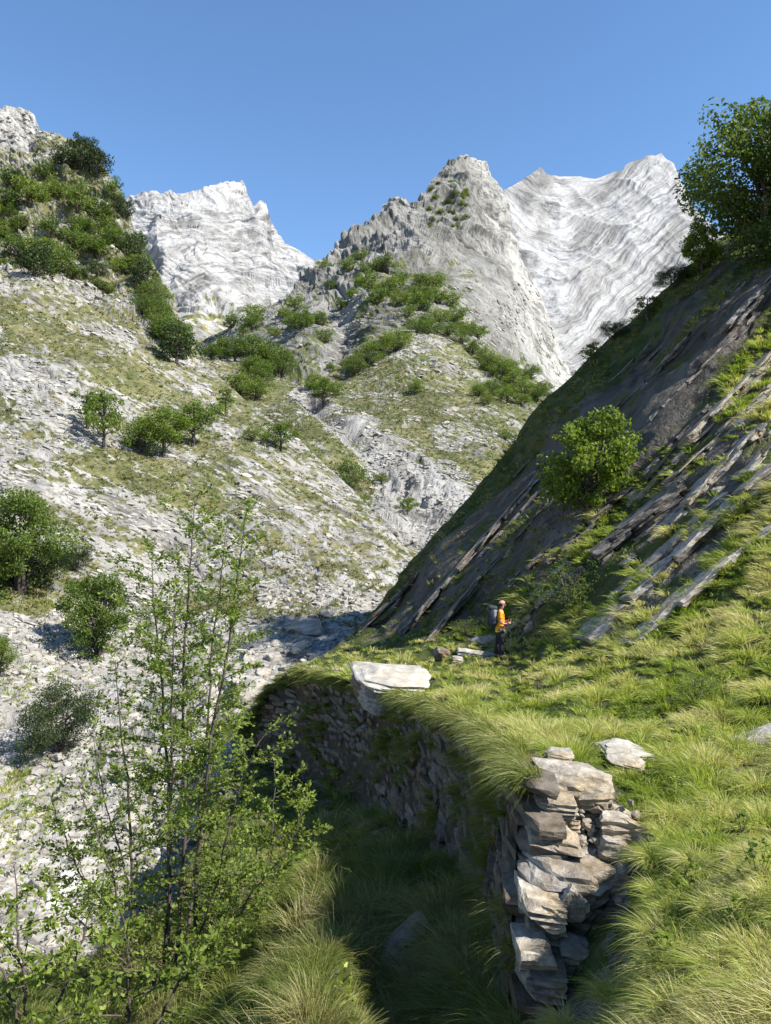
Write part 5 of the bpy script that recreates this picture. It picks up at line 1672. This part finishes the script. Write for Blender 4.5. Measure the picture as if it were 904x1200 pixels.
stems = [(Q(398, 1206, 5.9), Q(402, 1150, 5.9), (0, 0, 0), .2, .1, .18), (Q(400, 1207, 5.9), Q(418, 1168, 5.9), (0, 0, 0), .2, .1, .15), (Q(397, 1207, 5.9), Q(384, 1170, 5.9), (0, 0, 0), .2, .1, .15)]
leafy_tree('leafy_sapling', 'tiny bright seedling at the bottom edge beside the ravine shadow', stems, 306, 2.0, .05, br_len=(.12, .06), stem_r=.012)
stems = [(Q(385, 990, 17), Q(392, 905, 17.2), (0, 0, 0), .3, .15, .4), (Q(386, 990, 17), Q(410, 930, 17.2), (0, 0, 0), .3, .15, .35)]
leafy_tree('leafy_sapling', 'faint small sapling growing in the shade at the foot of the wall', stems, 307, .7, .06)
stems = [(Q(256, 760, 26), Q(262, 690, 26), (0, 0, 0), .3, .15, .5)]

# ================================================================== hiker
def skin_body(name, joints, edges, mat, parent=None, sub=2, root=0):
    """joints: list of (x,y,z,rx[,ry]) ; connected with edges; grown with a skin modifier and baked"""
    me = bpy.data.meshes.new(name)
    me.from_pydata([j[:3] for j in joints], edges, [])
    o = bpy.data.objects.new(name, me)
    COL.objects.link(o)
    sk = o.modifiers.new('skin', 'SKIN')
    lay = me.skin_vertices[0].data if me.skin_vertices else None
    if lay is None:
        bpy.context.view_layer.objects.active = o
        me.skin_vertices.new() if hasattr(me.skin_vertices, 'new') else None
        lay = me.skin_vertices[0].data
    for i, j in enumerate(joints):
        lay[i].radius = (j[3], j[4] if len(j) > 4 else j[3])
        lay[i].use_root = (i == root)
    ss = o.modifiers.new('sub', 'SUBSURF'); ss.levels = sub; ss.render_levels = sub
    dg = bpy.context.evaluated_depsgraph_get()
    dg.update()
    ev = o.evaluated_get(dg)
    m2 = bpy.data.meshes.new_from_object(ev)
    m2.name = name
    bpy.data.objects.remove(o)
    m2.materials.clear(); m2.materials.append(mat)
    for p in m2.polygons: p.use_smooth = True
    return link(bpy.data.objects.new(name, m2), parent)


def ico(c, r_, sub=3, sc=(1, 1, 1)):
    bm = bmesh.new()
    bmesh.ops.create_icosphere(bm, subdivisions=sub, radius=1)
    v = np.array([x.co[:] for x in bm.verts]) * r_ * np.array(sc) + np.array(c)
    f = np.array([[x.index for x in p.verts] for p in bm.faces])
    bm.free()
    return v, f


M_skin = plain_mat('skin', (0.42, 0.23, 0.15), .5, .35, 8, .1)
M_shirt = plain_mat('orange_shirt', (0.80, 0.30, 0.012), .75, .2, 14, .15)
M_trous = plain_mat('dark_trousers', (0.022, 0.022, 0.028), .8, .2, 10, .3)
M_boot = plain_mat('brown_boots', (0.06, 0.04, 0.028), .7, .3, 20, .3)
M_pack = plain_mat('grey_pack', (0.030, 0.036, 0.045), .7, .3, 12, .3)
M_pack2 = plain_mat('light_grey_panel', (0.22, 0.24, 0.27), .7, .3, 12, .2)
M_cap = plain_mat('pale_red_bandana', (0.55, 0.25, 0.24), .8, .2, 40, .5)
M_hair = plain_mat('dark_hair', (0.03, 0.02, 0.015), .6, .3, 60, .4)
M_metal = plain_mat('pole_metal', (0.10, 0.10, 0.11), .35, .6, 5, .1)
M_yell = plain_mat('yellow_hem', (0.75, 0.55, 0.04), .8, .2, 10, .1)

hp = spu.at(586, 777)
hd = hp[1]
hs_ = 70.0 / F * hd / 1.76               # scale so that the figure is as tall as in the photo
person = empty('person', tuple(hp + np.array([0, -.05, 0.03])), 0)
person.scale = (hs_,) * 3
tag(person, 'hiker in an orange t-shirt and dark trousers standing on the grassy path, facing right', 'person')
# local frame: x = facing direction (photo right), y = away from the camera, z = up; hiker looks to +x, slightly to the camera
bj = [
    (0.00, 0.00, 0.95, .125, .15),       # 0 pelvis
    (0.00, 0.00, 1.10, .105, .14),       # 1 waist
    (0.01, 0.00, 1.28, .115, .155),      # 2 chest
    (0.01, 0.00, 1.40, .095, .14),       # 3 upper chest
    (0.03, 0.00, 1.49, .052, .052),      # 4 neck
    (0.06, -.01, 1.555, .055, .055),     # 5 jaw
    (0.065, -.01, 1.64, .082, .074),     # 6 skull
    (0.055, -.01, 1.70, .066, .060),     # 7 crown
    (-.005, -.17, 1.395, .052), (-.02, -.21, 1.25, .043), (-.035, -.22, 1.12, .037), (0.09, -.21, 1.09, .033), (0.19, -.19, 1.10, .024), (0.235, -.18, 1.115, .03),   # 8-13 near (right) arm, bent forward
    (-.005, .17, 1.395, .052), (0.03, .21, 1.25, .043), (0.06, .21, 1.13, .037), (0.17, .18, 1.10, .033), (0.24, .14, 1.13, .024), (0.28, .12, 1.15, .03),   # 14-19 far arm
    (0.00, -.09, 0.86, .10), (0.015, -.10, 0.68, .078), (0.03, -.10, 0.50, .058), (0.01, -.10, 0.33, .055), (-.01, -.10, 0.12, .036), (0.01, -.10, 0.05, .04), (0.12, -.11, 0.03, .03),   # 20-26 near leg
    (-.01, .09, 0.86, .10), (-.03, .10, 0.68, .078), (-.05, .11, 0.50, .058), (-.08, .11, 0.33, .055), (-.11, .11, 0.12, .036), (-.10, .11, 0.05, .04), (0.01, .12, 0.03, .03),   # 27-33 far leg
]
be = [(0, 1), (1, 2), (2, 3), (3, 4), (4, 5), (5, 6), (6, 7), (3, 8), (8, 9), (9, 10), (10, 11), (11, 12), (12, 13), (3, 14), (14, 15), (15, 16), (16, 17), (17, 18), (18, 19), (0, 20), (20, 21), (21, 22), (22, 23), (23, 24), (24, 25), (25, 26), (0, 27), (27, 28), (28, 29), (29, 30), (30, 31), (31, 32), (32, 33)]


def add_hand(base, side):
    """four unequal fingers curled round the pole grip and a thumb from the palm side"""
    bi = base
    px, py, pz = bj[bi][:3]
    for q, ln in enumerate([.036, .042, .039, .031]):
        zz_ = pz + .028 - q * .019
        a = len(bj)
        bj.append((px + .030, py + .004 * side, zz_, .0105)); bj.append((px + .030 + ln * .7, py - .012 * side, zz_ + .002, .0092)); bj.append((px + .028 + ln * .45, py - .034 * side, zz_, .0085))
        be.extend([(bi, a), (a, a + 1), (a + 1, a + 2)])
    a = len(bj)
    bj.append((px + .008, py - .026 * side, pz + .030, .0115)); bj.append((px + .036, py - .036 * side, pz + .040, .0095))
    be.extend([(bi, a), (a, a + 1)])


add_hand(13, -1)
add_hand(19, 1)
body = skin_body('body', bj, be, M_skin, person, 2)
# face: nose, ears, eyes, mouth
hx, hy, hz = 0.065, -.01, 1.63
fa = Acc()
fa.add(*ico((hx + .088, hy - .012, hz - .01), .014, 2, (1.1, .8, 1.4)))
fa.add(*ico((hx - .005, hy - .078, hz - .005), .017, 2, (.8, .4, 1.3)))
fa.add(*ico((hx - .005, hy + .078, hz - .005), .017, 2, (.8, .4, 1.3)))
o = fa.obj('nose_and_ears', M_skin, person, True)
for sd_ in (-1, 1):
    e = Acc(); e.add(*ico((hx + .071, hy + sd_ * .031 - .004, hz + .018), .0095, 2))
    e.obj('eye', M_hair, person, True)
e = Acc(); e.add(*ico((hx + .074, hy - .006, hz - .048), .016, 2, (.5, 1.3, .3))); e.obj('mouth', plain_mat('lips', (.35, .12, .09), .5), person, True)
cp = Acc(); v, f = ico((hx - .012, hy, hz + .04), .094, 3, (1.0, .90, .86))
cp.add(v, f)
v = v.copy()
o = cp.obj('bandana', M_cap, person, True)
bmx = bmesh.new(); bmx.from_mesh(o.data)
bmesh.ops.delete(bmx, geom=[x for x in bmx.verts if x.co.z < hz + .030 - (x.co.x - hx) * -.15], context='VERTS')
bmx.to_mesh(o.data); bmx.free()
hr = Acc(); hr.add(*ico((hx - .022, hy, hz + .012), .086, 3, (.93, .93, .98))); hr.obj('hair', M_hair, person, True)
# shirt
sj = [(0.0, 0, .84, .155, .185), (0.0, 0, .93, .145, .172), (0, 0, 1.06, .13, .162), (0.01, 0, 1.28, .135, .175), (0.01, 0, 1.41, .11, .155), (0.02, 0, 1.455, .065, .075),
      (-.005, -.165, 1.40, .067), (-.02, -.21, 1.27, .060), (-.024, -.213, 1.235, .056),
      (-.005, .165, 1.40, .067), (.025, .21, 1.27, .060), (.028, .212, 1.235, .056)]
skin_body('t_shirt', sj, [(0, 1), (1, 2), (2, 3), (3, 4), (4, 5), (4, 6), (6, 7), (7, 8), (4, 9), (9, 10), (10, 11)], M_shirt, person, 2)
skin_body('shirt_hem', [(0, 0, .80, .150, .180), (0, 0, .86, .158, .190), (0, 0, .91, .150, .178)], [(0, 1), (1, 2)], M_yell, person, 2)
tj = [(0, 0, .97, .13, .158), (0, 0, .90, .135, .16), (0.00, -.09, .80, .112), (0.015, -.10, .66, .095), (0.03, -.10, .50, .082), (0.01, -.10, .32, .078), (-.005, -.10, .13, .070),
      (-.01, .09, .80, .112), (-.03, .10, .66, .095), (-.05, .11, .50, .082), (-.08, .11, .32, .078), (-.105, .11, .13, .070)]
skin_body('trousers', tj, [(0, 1), (1, 2), (2, 3), (3, 4), (4, 5), (5, 6), (1, 7), (7, 8), (8, 9), (9, 10), (10, 11)], M_trous, person, 2)
for (ax_, ay_) in ((0, -.105), (-.10, .115)):
    skin_body('boot', [(ax_ - .02, ay_, .06, .052), (ax_ + .03, ay_, .045, .05), (ax_ + .13, ay_, .035, .038, .045), (ax_ - .015, ay_, .13, .05)], [(3, 0), (0, 1), (1, 2)], M_boot, person, 2)
# backpack: its own thing, worn on the back
pk = empty('backpack', tuple(np.array(person.location) + np.array([-.125, -.0, 1.25]) * hs_))
pk.scale = (hs_,) * 3
tag(pk, 'dark grey hiking backpack on the back of the person', 'backpack')


def soft_box(c, dim, bev, mat, name, parent, tilt=0.0, seed=0):
    v, f = cube_grid(6)
    s_ = np.sign(v) * np.abs(v) ** 1.0
    rr = np.linalg.norm(v, axis=1)[:, None]
    v2 = v * (1 - bev) + v / rr * bev * 1.25
    q = v2 * np.array(dim) * .5
    q += 0.012 * np.stack([gn(q / .12 + seed + k * 5) for k in range(3)], 1)
    q = q @ rot(0, tilt, 0).T + np.array(c)
    a = Acc(); a.add(q, f)
    return a.obj(name, mat, parent, True)


soft_box((-.10, 0, .02), (.24, .30, .54), .45, M_pack, 'pack_body', pk, .06, 1)
soft_box((-.10, 0, .29), (.26, .29, .12), .5, M_pack, 'top_lid', pk, .10, 2)
soft_box((-.055, -.135, .03), (.10, .05, .40), .5, M_pack2, 'side_panel', pk, .06, 3)
soft_box((-.22, 0, -.06), (.09, .24, .30), .5, M_pack, 'front_pocket', pk, .06, 4)
for sd_ in (-1, 1):
    t_ = np.linspace(0, 1, 12)
    pth = np.c_[-.02 + .17 * np.sin(np.pi * t_) + 0.0, sd_ * (.10 + .02 * np.sin(np.pi * t_)), .20 - .38 * t_ + .05 * np.sin(np.pi * t_)]
    a = Acc(); vv_, ff_ = tube(pth, np.full(12, .020), 6); a.add(vv_, ff_); a.obj('shoulder_strap', M_pack, pk, True)
# trekking pole held in front
pl_ = empty('trekking_pole', tuple(np.array(person.location) + np.array([.27, -.155, 0.02]) * hs_))
pl_.scale = (hs_,) * 3
tag(pl_, 'thin trekking pole held upright in front of the person', 'trekking pole')
a = Acc(); a.add(*tube([(0.02, 0, 0), (.005, 0, .6), (0, 0, 1.05)], [.006, .008, .010], 8)); a.obj('shaft', M_metal, pl_, True)
a = Acc(); a.add(*tube([(0, 0, 1.03), (0, 0, 1.05), (-.005, 0, 1.16), (-.005, 0, 1.20), (-.004, 0, 1.215)], [.010, .017, .016, .019, .006], 8)); a.obj('grip', M_pack, pl_, True)
a = Acc(); a.add(*tube([(.0185, 0, .045), (.0185, 0, .050), (.018, 0, .062)], [.004, .032, .008], 10)); a.obj('basket', M_pack, pl_, True)
